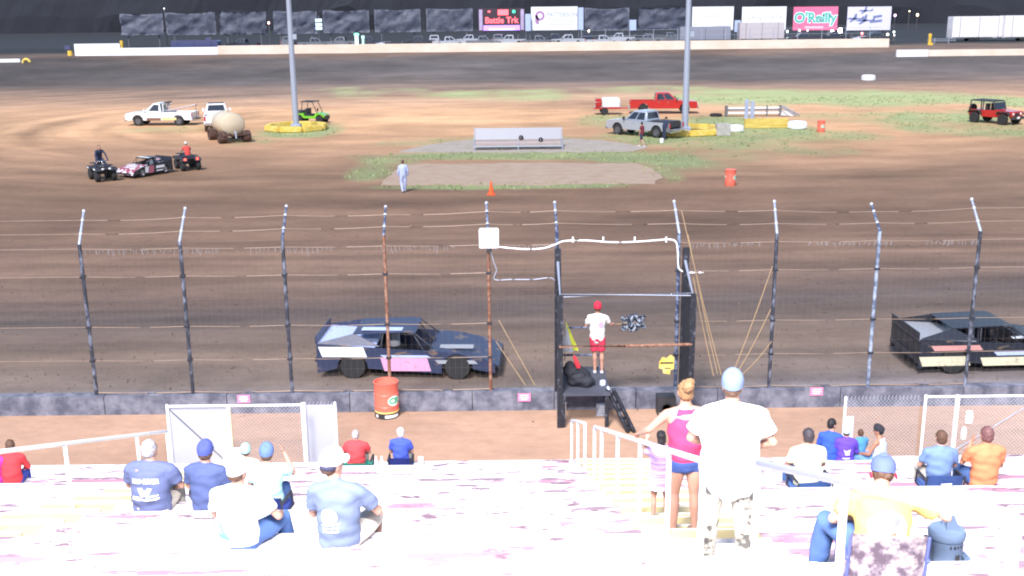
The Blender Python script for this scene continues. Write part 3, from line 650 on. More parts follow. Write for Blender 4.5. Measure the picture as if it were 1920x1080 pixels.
for i in (list(range(5)) + [6, 7, 8]):
    A, B = top[i][0].x, top[i + 1][0].x; x = A
    while x < B:
        if noise.noise(V((x * .7, 0, 0))) > -.1: h = .1 + .12 * noise.noise(V((x * 2, 3, 0))) + rt.uniform(-.04, .04); tube(b, [V((x, -.05, 4.12)), V((x + rt.uniform(-.05, .05), -.06, 4.12 - h))], .0035, 4)
        x += rt.uniform(.02, .14)
obj('torn_netting', b, mat('netting_grey', (.3, .3, .33), .7), fence)
# pink notices on the wall
pk = 'small pink notices fixed to the concrete wall'
for u, v, l in ((457, 748, 'small pink notice on the wall above the left chain-link gate'), (983, 745, 'small pink notice on the wall left of the flag stand'), (1531, 734, 'small pink notice on the wall behind the boy in the blue jacket')):
    p = AD(u, v, FY - .17); t = thing('wall_notice', l, 'sign', (p.x, p.y, p.z), 0, pk)
    b = newbm(); box(b, (0, 0, 0), (.31, .02, .2)); obj('plate', b, M['signpink'], t)
    b = newbm()
    for z, w in ((.055, .2), (.0, .22), (-.05, .16)): box(b, (0, -.012, z), (w, .004, .018))
    obj('print', b, mat('print_white', (.85, .8, .82), .6), t)
# white junction box with its conduit
p = fp(917, 444); t = thing('junction_box', 'white square electrical box on the rusty post', 'electrical box', (p.x, FY - .16, p.z))
b = newbm(); box(b, (0, 0, 0), (.46, .2, .46)); bmesh.ops.bevel(b, geom=list(b.edges), offset=.02, segments=2, affect='EDGES'); obj('box', b, M['galvwhite'], t)
b = newbm(); box(b, (0, -.105, 0), (.37, .015, .37)); bmesh.ops.bevel(b, geom=list(b.edges), offset=.006, segments=1, affect='EDGES'); obj('cover', b, M['galvwhite'], t)
b = newbm(); box(b, (0, 0, -.27), (.12, .12, .1)); obj('gland', b, M['dark'], t)
def cable(name, label, pts, r, m, sm=6):
    b = newbm(); P = [V(p) for p in pts]; out = []
    for i in range(len(P) - 1):
        p0, p1, p2, p3 = P[max(0, i - 1)], P[i], P[i + 1], P[min(len(P) - 1, i + 2)]
        for k in range(sm):
            t_ = k / sm; out.append(.5 * ((2 * p1) + (p2 - p0) * t_ + (2 * p0 - 5 * p1 + 4 * p2 - p3) * t_ ** 2 + (3 * p1 - p0 - 3 * p2 + p3) * t_ ** 3))
    out.append(P[-1]); tube(b, out, r, 8, 'round'); return tag(obj(name, b, m), label, 'cable')
Y = FY - .12
cable('conduit', 'white conduit looping from the electrical box over the flag stand opening', [AD(u, v, Y) for u, v in ((935, 463), (980, 467), (1015, 466), (1040, 459), (1058, 452), (1100, 451), (1140, 454), (1180, 454), (1225, 451), (1256, 449), (1268, 455), (1271, 475), (1272, 500), (1278, 508), (1290, 511), (1318, 511))], .02, M['galvwhite'])
for u in (1074, 1131, 1190, 1249):
    p = AD(u, 449, Y - .04); b = newbm(); box(b, p, (.035, .035, .13)); tag(obj('conduit_clip', b, M['galvwhite']), 'white clip standing up from the conduit over the flag stand', 'clip', 'clips on the conduit')
cable('power_cable', 'thin grey cable dropping from the box to the flag stand', [AD(u, v, Y) for u, v in ((920, 470), (926, 492), (931, 507), (926, 520), (932, 525), (960, 524), (1000, 524), (1036, 522), (1046, 545))], .012, M['galv'])
# ropes fanning down from the fence
rope = mat('hemp_rope', (.32, .22, .12), .9)
b = newbm()
for (u0, v0), (u1, v1) in (((1278, 395), (1352, 702)), ((1290, 440), (1345, 700)), ((1300, 520), (1338, 705)), ((1448, 500), (1378, 690)), ((1445, 580), (1383, 698)), ((1447, 640), (1388, 705))):
    A, B = AD(u0, v0, FY - .1), AD(u1, v1, FY - 1.2); tube(b, [A.lerp(B, k / 6) + V((0, 0, -.06 * math.sin(PI * k / 6))) for k in range(7)], .011, 5)
tag(obj('stay_ropes', b, rope), 'tan stay ropes fanning out behind the man in the white shirt', 'ropes')
b = newbm()
for (u0, v0), (u1, v1) in (((935, 600), (1003, 722)), ((930, 640), (985, 722))): tube(b, [AD(u0, v0, FY - .1), AD(u1, v1, FY - .9)], .01, 5)
tag(obj('stay_ropes', b, rope), 'pair of tan ropes slanting beside the rusty post with the box', 'ropes')
# ------------------------------------------------------------------ flag stand
x0, x1 = AD(1048, 700, 24.0).x, AD(1286, 700, 24.0).x
fs = thing('flag_stand', 'black steel flag stand with rusty front rail, standing against the fence', 'flag stand', ((x0 + x1) / 2, 24.0, 0)); hw = (x1 - x0) / 2; bk = M['rusty_black']; bk2 = mat2('black_angle_iron', (.012, .014, .022), (.1, .11, .15), 8, .55, .7, .6)
nb = AD(1048, 800, 23.45)
for nm, X in (('left', -hw), ('right', hw + .02)):
    b = newbm(); box(b, (X, -.55, 1.55), (.13, .13, 3.3)); obj('upright', b, bk2, fs)
    b = newbm(); box(b, (X, .62, 2.0), (.15, .12, 4.05)); obj('upright', b, bk2, fs)
    b = newbm(); box(b, (X + (.03 if X < 0 else -.03), .05, 2.0), (.03, 1.1, 2.5)); obj('side_screen', b, mat('black_mesh_screen', (.02, .022, .032), .8, var=.5, scale=20), fs)
b = newbm(); loft(b, [(-hw, .6, 3.72), (-hw, -.55, 3.2), (hw, -.55, 3.2), (hw, .6, 3.72)], [.04] * 4, n=8); obj('top_rail', b, M['galv'], fs)
b = newbm(); loft(b, [(-hw, -.6, 2.0), (0, -.6, 2.0), (hw, -.6, 2.02)], [.035] * 3, n=8); obj('front_rail', b, M['rust'], fs)
b = newbm(); loft(b, [(-hw, .9, 2.0), (-hw + 1.05, .9, 2.0), (-hw + 1.05, .9, .85)], [.028] * 3, n=8); loft(b, [(-hw, .9, 1.3), (-hw + 1.05, .9, 1.3)], [.028] * 2, n=8); obj('rear_rail', b, M['bluepost'], fs)
zf = .82
b = newbm(); box(b, (-hw + .6, .35, zf), (1.15, 1.9, .07)); obj('platform', b, mat('platform_black', (.06, .065, .09), .8, var=.3, bump=.3), fs)
b = newbm()
for X in (-hw + .08, -hw + 1.1):
    for yy in (-.55, 1.2): box(b, (X, yy, zf / 2), (.09, .09, zf))
obj('platform_leg', b, bk2, fs)
b = newbm()
a, c = AD(1150, 722, 23.7), AD(1188, 795, 22.95); O = V(((x0 + x1) / 2, 24.0, 0)); a = V((a.x, 23.6, .85)); c = V((AD(1188, 795, 23.1).x, 23.05, .05))
for dx in (0, -.14): loft(b, [a - O + V((dx, .0, 0)), c - O + V((dx, 0, 0))], [(.05, .09)] * 2, n=8)
for k in range(5): q = a.lerp(c, (k + .5) / 5) - O; box(b, q + V((-.07, 0, 0)), (.22, .16, .03))
obj('ramp', b, bk2, fs)
# things kept on the stand
p = AD(1250, 684, 23.35); t = thing('yellow_board', 'yellow pentagon-edged board with black band and letters hanging at right of the flag stand', 'sign', (p.x, p.y, p.z))
b = newbm(); prism(b, [(-.17, .08), (-.1, .19), (0, .16), (.08, .24), (.17, .18), (.17, -.1), (.09, -.12), (.08, -.23), (-.08, -.2), (-.09, -.1), (-.18, -.08)], -.01, .01); obj('board', b, M['yellow'], t)
b = newbm(); box(b, (0, -.014, .05), (.3, .006, .035)); box(b, (.02, -.014, -.08), (.14, .006, .02)); obj('black_band', b, M['dark'], t)
b = newbm(); n = 9
for i in range(n):
    pass
fl = AD(1067, 632, 24.35); t = thing('flag', 'yellow and white flag hanging furled at the left of the flag stand', 'flag', (fl.x, fl.y, fl.z))
def cloth_patch(P, thick=.01, amp=.03, seed=0):
    """P: rows of points -> wavy sheet"""
    b = newbm(); g = [[b.verts.new(V(p) + V((0, noise.noise(V((p[0] * 9, p[2] * 4, seed))) * amp, 0))) for p in r] for r in P]
    for i in range(len(g) - 1):
        for j in range(len(g[0]) - 1): b.faces.new((g[i][j], g[i + 1][j], g[i + 1][j + 1], g[i][j + 1]))
    bmesh.ops.solidify(b, geom=list(b.faces), thickness=thick); return b
def trow(w0, w1, xa, xb, z0, z1, n=10, m=6): return [[((xa + (xb - xa) * i / n) + (w0 + (w1 - w0) * i / n) * (j / m - .5), 0, z0 + (z1 - z0) * i / n) for j in range(m + 1)] for i in range(n + 1)]
obj('white_cloth', cloth_patch(trow(.03, .26, -.1, -.02, .4, -.38), amp=.08), mat('flag_white', (.6, .62, .68), .8), t)
obj('yellow_cloth', cloth_patch(trow(.02, .12, -.08, .17, .38, -.34), amp=.07, seed=4), mat('flag_yellow', (.75, .8, .08), .8), t)
b = newbm(); tube(b, [(-.1, 0, .45), (-.1, .02, -.6)], .012); obj('stick', b, mat('stick_wood', (.3, .2, .1), .7), t)
fl = AD(1082, 682, 24.0); t = thing('flag_roll', 'red rolled flag standing in the dark bin on the flag stand', 'flag', (fl.x, fl.y, fl.z))
b = newbm(); loft(b, [(-.06, 0, .17), (.0, 0, 0), (.07, 0, -.2)], [.035, .06, .05], n=10); obj('cloth', b, mat('flag_red', (.65, .03, .05), .8), t)
b = newbm(); tube(b, [(-.1, 0, .3), (.1, 0, -.3)], .01); obj('stick', b, mat('stick_wood', (.3, .2, .1), .7), t)
p = V((AD(1085, 710, 24.0).x, 24.0, zf + .035)); t = thing('equipment_bag', 'large dark duffel bag slumped on the flag stand floor', 'bag', p)
b = newbm(); ell(b, (0, 0, .2), (.3, .3, .24), 16); ell(b, (-.2, .1, .35), (.18, .2, .2), 12); ell(b, (.15, -.1, .12), (.26, .2, .16), 12)
obj('bag', remesh(b, .035, 2, .04, 5), mat('bag_black', (.022, .024, .035), .8, var=.3, bump=.4), t)
b = newbm(); tube(b, [(-.2, -.25, .35), (-.05, -.3, .5), (.12, -.26, .38)], .018); obj('handle', b, M['dark'], t)
for k, (u, v, l) in enumerate(((1130, 712, 'white radio pouch on the flag stand floor behind the duffel bag'), (1140, 722, 'small pale bottle lying at the edge of the flag stand floor'))):
    p = AD(u, v, 23.65 + .25 * (1 - k)); p.z = zf + .035; b = newbm()
    if k: lathe(b, [(.0, 0), (.04, 0), (.04, .14), (.02, .18), (.02, .21)], c=(0, 0, 0), n=12); xf(b, Matrix.Translation(p + V((0, 0, .04))) @ Matrix.Rotation(1.4, 4, 'X'))
    else: box(b, p + V((0, 0, .07)), (.13, .1, .14), .4); bmesh.ops.bevel(b, geom=list(b.edges), offset=.02, segments=2, affect='EDGES')
    tag(obj('bottle' if k else 'pouch', b, mat('pale_plastic', (.55, .6, .75), .4)), l, 'bottle' if k else 'pouch')
# loudspeaker box, crate, papers under the stand
p = AD(1250, 760, 24.1); t = thing('speaker_box', 'black speaker cabinet on the ground under the flag stand at right', 'speaker', (p.x, 24.25, 0))
b = newbm(); box(b, (0, 0, .24), (.44, .35, .48)); bmesh.ops.bevel(b, geom=list(b.edges), offset=.015, segments=2, affect='EDGES'); obj('cabinet', b, M['dark'], t)
b = newbm(); lathe(b, [(0, 0), (.1, .0), (.14, -.02), (.15, 0)], 'Y', (0, -.19, .2)); obj('cone', b, M['rubber'], t)
b = newbm(); box(b, (-.17, -.18, .06), (.04, .01, .07)); box(b, (.17, -.18, .06), (.04, .01, .07)); obj('corner_guard', b, M['chrome'], t)
p = AD(1128, 757, 24.1); b = newbm(); z = 0
for k in range(4): box(b, (p.x + .01 * k, 24.2, z + .035), (.24, .2, .06), .1 * k); z += .07
tag(obj('box_stack', b, mat('grey_box', (.4, .43, .5), .7)), 'stack of flat grey boxes beneath the flag stand platform', 'boxes')
cable('hose', 'pale hose lying curled on the clay below the flag stand', [V((AD(u, v, 24).x, G(u, v).y, .03)) for u, v in ((1062, 762), (1075, 764), (1088, 760), (1098, 752))], .025, M['galvwhite'])
b = newbm(); p = G(1057, 770); lathe(b, [(0, 0), (.06, 0), (.07, .2), (0, .2)], c=p, n=14); tag(obj('cup', b, M['galvwhite']), 'white cup on the clay by the left leg of the flag stand', 'cup')
# barrel in front of the wall
def barrel(label, loc, rz=0, base='red', word='CR', band=True, open_top=True):
    t = thing('barrel', label, 'barrel', loc, rz, 'red drums marking the track'); r = .292
    b = newbm(); pr = [(0, 0), (r * .97, 0), (r, .015), (r, .28), (r + .012, .295), (r, .31), (r, .58), (r + .012, .595), (r, .61), (r, .865), (r + .01, .88), (r - .015, .885), (r - .02, .8), (0, .79)]
    if not open_top: pr = pr[:-3] + [(r - .02, .87), (0, .86)]
    lathe(b, pr, n=32); obj('drum', b, mat('drum_red', (.85, .16, .11), .4, var=.1, scale=5), t)
    if band:
        b = newbm(); lathe(b, [(r + .004, .0), (r + .004, .14), (r + .001, .141)], n=32); obj('black_band', b, M['dark'], t)
        b = newbm(); lathe(b, [(r + .003, .142), (r + .005, .15), (r + .003, .18)], n=32); obj('yellow_band', b, mat('band_yellow', (.85, .62, .2), .6), t)
        b = newbm()
        for x0_, x1_ in ((-.32, -.24), (-.06, .3)):
            for k in range(8): xa = x0_ + (x1_ - x0_) * k / 8; xb = x0_ + (x1_ - x0_) * (k + 1) / 8; vs = [b.verts.new(q) for q in ((xa, .035, .008), (xb, .035, .008), (xb, .105, .008), (xa, .105, .008))]; b.faces.new(vs)
        cyl_wrap(b, r, -PI / 2 + .15); obj('white_marks', b, M['galvwhite'], t, 0)
    a0 = -PI / 2 + .75
    b = disc_bm(.16, 24, 4, squash=.8); xf(b, Matrix.Translation((0, .46, .016))); cyl_wrap(b, r, a0); obj('round_patch', b, mat('patch_white', (.8, .82, .75), .6), t, 0)
    b = text_bm(word, .2, .012); xf(b, Matrix.Translation((0, .46, .021))); bmesh.ops.triangulate(b, faces=b.faces); bmesh.ops.subdivide_edges(b, edges=b.edges, cuts=2); cyl_wrap(b, r, a0); obj('lettering', b, mat('patch_green', (.1, .45, .25), .6), t, 0)
    b = disc_bm(.06, 12, 2); xf(b, Matrix.Translation((-.42, .5, .016))); cyl_wrap(b, r, -PI / 2); obj('white_spot', b, mat('patch_white', (.8, .82, .75), .6), t, 0)
    return t
p = G(724, 786); barrel('large red drum with black foot band in front of the wall below the rusty post', (p.x, p.y + .25, 0), .0)
# ------------------------------------------------------------------ grandstand
gs = thing('grandstand', 'white painted concrete terraces with peeling pinkish patches', 'grandstand', (0, 0, 0))
tm = mat2('peeling_white_paint', (.36, .2, .24), (.74, .72, .73), 1.15, .36, .43, .75, (.55, 1.5, 1), .3, 0, 12, (.62, .5, .56))
def terrace_mat():
    m = bpy.data.materials.new('flaking_terrace_paint'); m.use_nodes = True; n = m.node_tree.nodes; l = m.node_tree.links; b = n['Principled BSDF']; b.inputs['Roughness'].default_value = .75
    tc = n.new('ShaderNodeTexCoord')
    def nz(sc, st, det, ro):
        mp = n.new('ShaderNodeMapping'); mp.inputs['Scale'].default_value = st; l.new(tc.outputs['Object'], mp.inputs['Vector']); q = n.new('ShaderNodeTexNoise'); q.inputs['Scale'].default_value = sc; q.inputs['Detail'].default_value = det; q.inputs['Roughness'].default_value = ro; l.new(mp.outputs['Vector'], q.inputs['Vector']); return q.outputs['Fac']
    def rmp(s, lo, hi):
        r = n.new('ShaderNodeMapRange'); r.inputs[1].default_value = lo; r.inputs[2].default_value = hi; l.new(s, r.inputs[0]); return r.outputs[0]
    def mix(f, a, c):
        q = n.new('ShaderNodeMix'); q.data_type = 'RGBA'; l.new(f, q.inputs[0])
        for s_, v in ((6, a), (7, c)):
            if isinstance(v, tuple): q.inputs[s_].default_value = (*v, 1)
            else: l.new(v, q.inputs[s_])
        return q.outputs[2]
    flakes = rmp(nz(3.2, (.55, 1.7, 1), 12, .74), .545, .585); old = rmp(nz(.55, (.7, 1.6, 1), 8, .6), .54, .6); dirt = rmp(nz(1.1, (.4, 1.2, 1), 9, .7), .45, .75)
    col = mix(dirt, (.78, .76, .78), (.45, .42, .46)); col = mix(old, col, (.4, .2, .27)); col = mix(flakes, col, (.17, .11, .14)); l.new(col, b.inputs['Base Color'])
    return m
tm = terrace_mat()
tm2 = mat2('white_riser_paint', (.5, .42, .45), (.76, .75, .76), 2.0, .30, .42, .75, (.5, 1, 1.2), .3, 0, 12)
sy = mat2('yellow_step_paint', (.46, .38, .25), (.62, .5, .24), 2.2, .3, .5, .7, (1, 1, 1), .2); glareM = mat2('glare_step_paint', (.74, .6, .35), (.78, .76, .74), .9, .36, .46, .75, (1, 1, 1), .2); noseM = mat('step_nosing', (.78, .76, .7), .7)  # nearest steps bleached towards white, light glare put into the paint colour
NR = 20
def rowyz(k): return 19.5 - TD * k, .9 + .36 * k
for k in range(NR):
    y1, z = rowyz(k); b = newbm()
    box(b, (0, y1 - TD / 2, z - .06), (40, TD, .12)); obj('terrace', b, tm, gs)
    b = newbm(); box(b, (0, y1 - .028, z + .003), (40, .075, .01)); obj('worn_edge', b, mat2('worn_edge_paint', (.2, .14, .18), (.76, .74, .76), 3.2, .42, .5, .8, (.5, 2, 1), .1, 0, 12, (.5, .42, .48)), gs)
    b = newbm(); box(b, (0, y1 - .03, (z - .12 + (z - .36 if k else 0)) / 2 - .001), (40, .055, z - .12 - (z - .36 if k else 0))); obj('riser', b, tm2 if k else mat2('front_wall_white', (.5, .48, .5), (.72, .7, .74), 1, .3, .6, .8), gs)
for xa, xb in ((1.25, 2.4), (-6.05, -5.1)):
    st = thing('aisle_steps', 'yellow painted aisle steps ' + ('in the middle, right of the long handrail' if xa > 0 else 'at far left under the short handrail'), 'steps', ((xa + xb) / 2, 0, 0))
    w = xb - xa
    for k in range(NR - 2):
        y1, z = rowyz(k); b = newbm(); box(b, (0, y1 + .235, z - .27), (w, .47, .18)); box(b, (0, y1 - .24 + .0, z + .007), (w, .47, .012)); obj('step', b, sy if k < 11 else glareM, st)
        b = newbm(); box(b, (0, y1 + .445, z - .178), (w, .03, .012)); box(b, (0, y1 - .012, z + .0125), (w, .03, .012)); obj('nosing', b, noseM, st)
# handrails
def rail(label, X, ds, h, name='handrail', r=.026, top_to=None, pts=None):
    t = thing(name, label, 'handrail', (X(ds[0]), ds[0], 0)); O = V((X(ds[0]), ds[0], 0)); P = []
    for d in ds:
        k = max(0, math.ceil((19.5 - d) / TD) - 1); zz = .9 + .36 * k if d < 19.5 else 0
        zt = slz(d) + h + (.12 if d < 19.4 else .1); P.append(V((X(d), d, zt)) - O); b = newbm(); loft(b, [V((X(d), d, zz)) - O, V((X(d), d, zt)) - O], [r] * 2, n=12, caps='flat'); obj('post', b, M['galvwhite'], t)
        b = newbm(); lathe(b, [(0, 0), (r * 2, 0), (r * 2, .012), (0, .012)], c=V((X(d), d, zz)) - O, n=16); obj('foot_plate', b, M['galvwhite'], t)
    b = newbm(); loft(b, P, [r * 1.05] * len(P), n=12); obj('top_rail', b, M['galvwhite'], t); return t, P, O
def yd(u, v): return HS(u, v).y
Xc = lambda d: 1.13 + (19.5 - d) / 11.6 * .42
rail('short white handrail piece at the foot of the middle aisle', Xc, [19.4, 18.2, 17.0], .74)
cr_t, cr_P, cr_O = rail('long white handrail beside the yellow middle steps, held by the woman in pink', Xc, [15.6, 14.7, 13.0, 11.2, 9.5, 8.05], .74)
rail('white handrail at far left beside the orange dirt walkway', lambda d: -5.6, [16.1, 14.8, 12.4, 10.3, 8.3], .72)
# rail to the right of the middle aisle: built from its own sight points, about a metre above the steps
A, B, C, D = HS(1422, 868, 1.0), HS(1585, 903, 1.0), HS(1905, 985, 1.0), HS(2200, 1060, 1.0)
t = thing('handrail', 'thick white handrail running down across the lower right corner', 'handrail', B); b = newbm(); loft(b, [A - B, V((0, 0, 0)), C - B, D - B], [.023] * 4, n=14); obj('top_rail', b, mat('lavender_pipe', (.26, .28, .36), .45, var=.1), t)
for q in (B, C, A): k = max(0, math.ceil((19.5 - q.y) / TD) - 1); b = newbm(); loft(b, [V((q.x, q.y, .9 + .36 * k)) - B, q - B], [.021] * 2, n=14, caps='flat'); obj('post', b, M['galvwhite'], t)
# ------------------------------------------------------------------ chain-link panels at the foot of the stand
clm = mat('chain_link_wire', (.5, .52, .6), .45, .4, .1)
def chain(b, w, h, p=.075, r=.0022):
    n = int((w + h) / p) + 1
    for s_ in (1, -1):
        for i in range(n):
            c = i * p; x0, z0 = (c, 0) if c <= w else (w, c - w); x1, z1 = (0, c) if c <= h else (c - h, h)
            if abs(x0 - x1) < .01: continue
            if s_ < 0: x0, x1 = w - x0, w - x1
            P = [V((x0, s_ * .003, z0)), V((x1, s_ * .003, z1))]; loft(b, P, [r, r], n=4, caps=None)
def gate(label, ua, ub, v, y, z0=0.0, sheet=None, name='chain_link_panel', rr=.028, link=True, sides='lr', top=True, ya=0.0, lean=0.0):
    a, c = AD(ua, v, y), AD(ub, v - (ub - ua) * .0107, y + ya); h = a.z - z0; w = (V((c.x, c.y)) - V((a.x, a.y))).length; rz = math.atan2(c.y - a.y, c.x - a.x)
    t = thing(name, label, 'fence', (a.x, a.y, z0), rz, 'chain-link fencing at the foot of the stand')
    for s_, X in (('l', 0), ('r', w)):
        if s_ in sides: b = newbm(); loft(b, [(X, 0, 0), (X, 0, h + .02)], [rr, rr], n=12); obj('post', b, M['galvwhite'], t)
    if top: b = newbm(); loft(b, [(0, 0, h), (w, 0, h)], [rr * .9] * 2, n=12); obj('top_rail', b, M['galvwhite'], t)
    if link: b = newbm(); chain(b, w, h); obj('chain_link', b, clm, t)
    b = newbm(); x = .03
    while x < w - .02: loft(b, [(x, 0, h), (x + .02, 0, h + .05)], [.006, .004], n=4); x += .075
    if not top: obj('wire_ends', b, clm, t)
    else: b.free()
    for xa, xb in (sheet or []):
        b = newbm(); box(b, ((xa + xb) / 2 * w, .04, h * .5), ((xb - xa) * w, .012, h * .97)); obj('privacy_sheet', b, mat('pale_sheet', (.46, .46, .52), .6, var=.06), t)
    return t, w, h
t, w, h = gate('chain-link gate with pale sheet and cream post, behind the men at left', 313, 566, 762, 19.9, sheet=[(0, .44)])
b = newbm(); box(b, (w * .455, .0, h * .62), (.07, .05, h * .76)); obj('cream_post', b, mat('cream_paint', (.75, .62, .4), .6), t)
b = newbm(); loft(b, [(.05, -.02, h - .06), (w * .42, -.02, h * .38)], [.008] * 2, n=6); obj('brace_cable', b, M['black'], t)
gate('narrow chain-link panel with grey sheet right of the gate post', 570, 628, 758, 20.2, sheet=[(0, 1)], top=False)
t, w, h = gate('chain-link panel with a mauve sheet between the boy in blue and the leaning white post', 1586, 1726, 747, 20.2, top=False, sides='l')
b = newbm(); box(b, (.1, -.03, h - .75), (.16, .02, .75)); obj('hanging_bag', b, mat('pale_blue_plastic', (.5, .58, .72), .5), t)
t, w, h = gate('chain-link fence behind the man in the orange shirt', 1736, 2010, 744, 19.9)
b = newbm(); box(b, (.62, -.03, h * .62), (.07, .05, h * .8)); obj('mid_post', b, M['galvwhite'], t)
b = newbm(); loft(b, [(.0, -.03, h * .2), (w * .75, -.03, h * .95)], [.012] * 2, n=6); obj('brace', b, M['galv'], t)
b = newbm(); prism(b, [(-.06, -.13), (.06, -.13), (.075, .0), (.05, .14), (-.06, .13), (-.07, 0)], -.01, .01); xf(b, Matrix.Translation((.88, -.05, h - .42))); obj('plate', b, M['galvwhite'], t)
# ------------------------------------------------------------------ vehicles (x forward, origin on the ground)
def arch(cx, r, z0, up=True, n=9): return [(cx - r * math.cos(PI * k / n), z0 + r * math.sin(PI * k / n)) for k in range(n + 1)]
def wheel(t, x, y, r=.4, w=.26, tyre=None, rim=None, spokes=5):
    sg = 1 if y > 0 else -1
    b = newbm(); lathe(b, [(r * .6, -w / 2), (r * .93, -w / 2), (r, -w * .33), (r, w * .33), (r * .93, w / 2), (r * .6, w / 2), (r * .58, 0)], 'Y', (x, y, r), 24)
    ty = obj('wheel', b, tyre or M['rubber'], t)
    b = newbm(); lathe(b, [(0, sg * w * .3), (r * .2, sg * w * .34), (r * .5, sg * w * .28), (r * .6, sg * w * .46), (r * .63, sg * w * .4)] if sg > 0 else [(r * .63, sg * w * .4), (r * .6, sg * w * .46), (r * .5, sg * w * .28), (r * .2, sg * w * .34), (0, sg * w * .3)], 'Y', (x, y, r), 20)
    obj('rim', b, rim or mat('rim_dull', (.14, .14, .16), .4, .6), ty)
def plate(t, name, m, c, s, bev=.0):
    b = newbm(); box(b, c, s)
    if bev: bmesh.ops.bevel(b, geom=list(b.edges), offset=bev, segments=2, affect='EDGES')
    return obj(name, b, m, t)
def pickup(label, loc, rz, paintm, crew=True, name='pickup_truck', group=None, bed=True, lower=None, L=5.9, tailgate='up', high=0.0, tyre=None):
    t = thing(name, label, 'pickup truck', loc, rz, group); W = 1.0; xf_, xr = L * .315, -L * .3; r = .41; wz = .43 + high
    zt = 1.12 + high; zb = .42 + high; fx = L / 2; rx = -L / 2; cb = -.85 if crew else -.25; cf = 1.3
    bodyp = [(cb, zb)] + [(xf_ - .5, zb)] + arch(xf_, .5, wz + .02) + [(fx - .25, zb), (fx, zb + .06), (fx, zt - .22), (fx - .12, zt - .06), (cf + .1, zt + .04), (cb, zt)]
    b = newbm(); prism(b, bodyp, -W, W, .05); obj('body', b, paintm, t)
    if bed:
        for sg in (-1, 1):
            b = newbm(); prism(b, [(rx, zb)] + arch(xr, .5, wz + .02) + [(cb, zb), (cb, zt - .0), (rx, zt)], sg * W, sg * (W - .12), .025); obj('bed_side', b, paintm, t)
        plate(t, 'bed_floor', M['dark'], ((rx + cb) / 2, 0, zb + .15), (cb - rx - .02, 1.74, .08)); 
        if tailgate == 'up': plate(t, 'tailgate', paintm, (rx + .03, 0, (zb + zt) / 2 + .03), (.07, 1.72, zt - zb - .1), .02)
        else: plate(t, 'tailgate', paintm, (rx - .27, 0, zb + .2), (.55, 1.72, .07), .02)
    Bq = [(cb, -W * .95, zt), (cf, -W * .95, zt + .03), (cf, W * .95, zt + .03), (cb, W * .95, zt)]; top = zt + .78
    tf, tb = (.42, cb + .16)
    Tq = [(tb, -W * .74, top - .02), (tf, -W * .74, top), (tf, W * .74, top), (tb, W * .74, top - .02)]
    b = newbm(); hexa(b, Bq + Tq); bmesh.ops.bevel(b, geom=list(b.edges), offset=.05, segments=2, affect='EDGES'); obj('cab', b, paintm, t)
    side = lambda s_: [Bq[0], Bq[1], Tq[1], Tq[0]] if s_ < 0 else [Bq[2], Bq[3], Tq[3], Tq[2]]
    for s_ in (-1, 1):
        spans = ((.1, .47), (.52, .9)) if crew else ((.12, .78),)
        for u0, u1 in spans:
            if s_ > 0: u0, u1 = 1 - u1, 1 - u0
            b = newbm(); facepanel(b, side(s_), u0, u1, .14, .84); obj('side_window', b, M['glass'], t)
    b = newbm(); facepanel(b, [Bq[1], Bq[2], Tq[2], Tq[1]], .07, .93, .1, .9); obj('windscreen', b, M['glass'], t)
    b = newbm(); facepanel(b, [Bq[3], Bq[0], Tq[0], Tq[3]], .1, .9, .25, .85); obj('rear_window', b, M['glass'], t)
    for x, y in ((xf_, .86), (xf_, -.86), (xr, .86), (xr, -.86)): wheel(t, x, y, r + high * .3, .27, tyre)
    for y in (-.78, .78):
        plate(t, 'headlight', M['head'], (fx + .005, y, zt - .28), (.05, .36, .2), .01); plate(t, 'taillight', M['tail'], (rx - .005, y * 1.17, zt - .22), (.05, .14, .34), .01)
        b = newbm(); box(b, (cf - .12, y * 1.42, zt + .18), (.1, .18, .24)); obj('mirror', b, M['dark'] if paintm != M['white'] else paintm, t)
    plate(t, 'grille', M['dark'], (fx + .006, 0, zt - .3), (.04, 1.1, .28), .01); plate(t, 'front_bumper', M['chrome'], (fx + .06, 0, zb + .08), (.16, 2.0, .24), .04); plate(t, 'rear_bumper', M['chrome'], (rx - .06, 0, zb + .02), (.14, 1.9, .2), .03)
    b = newbm()
    for s_ in (-1, 1):
        for x in ((cb + .75, cf - .55) if crew else (cf - 1.3,)): box(b, (x - .35, s_ * (W + .01), zt - .14), (.16, .03, .04))
    obj('door_handle', b, M['chrome'], t)
    if lower:
        for s_ in (-1, 1): plate(t, 'sill_panel', lower, ((cf - .2 + cb) / 2, s_ * (W + .006), zb + .12), (cf - cb - .3, .02, .22))
    return t
def local(t, name, b, m): return obj(name, b, m, t)
GRPV = 'pickups standing on the infield'
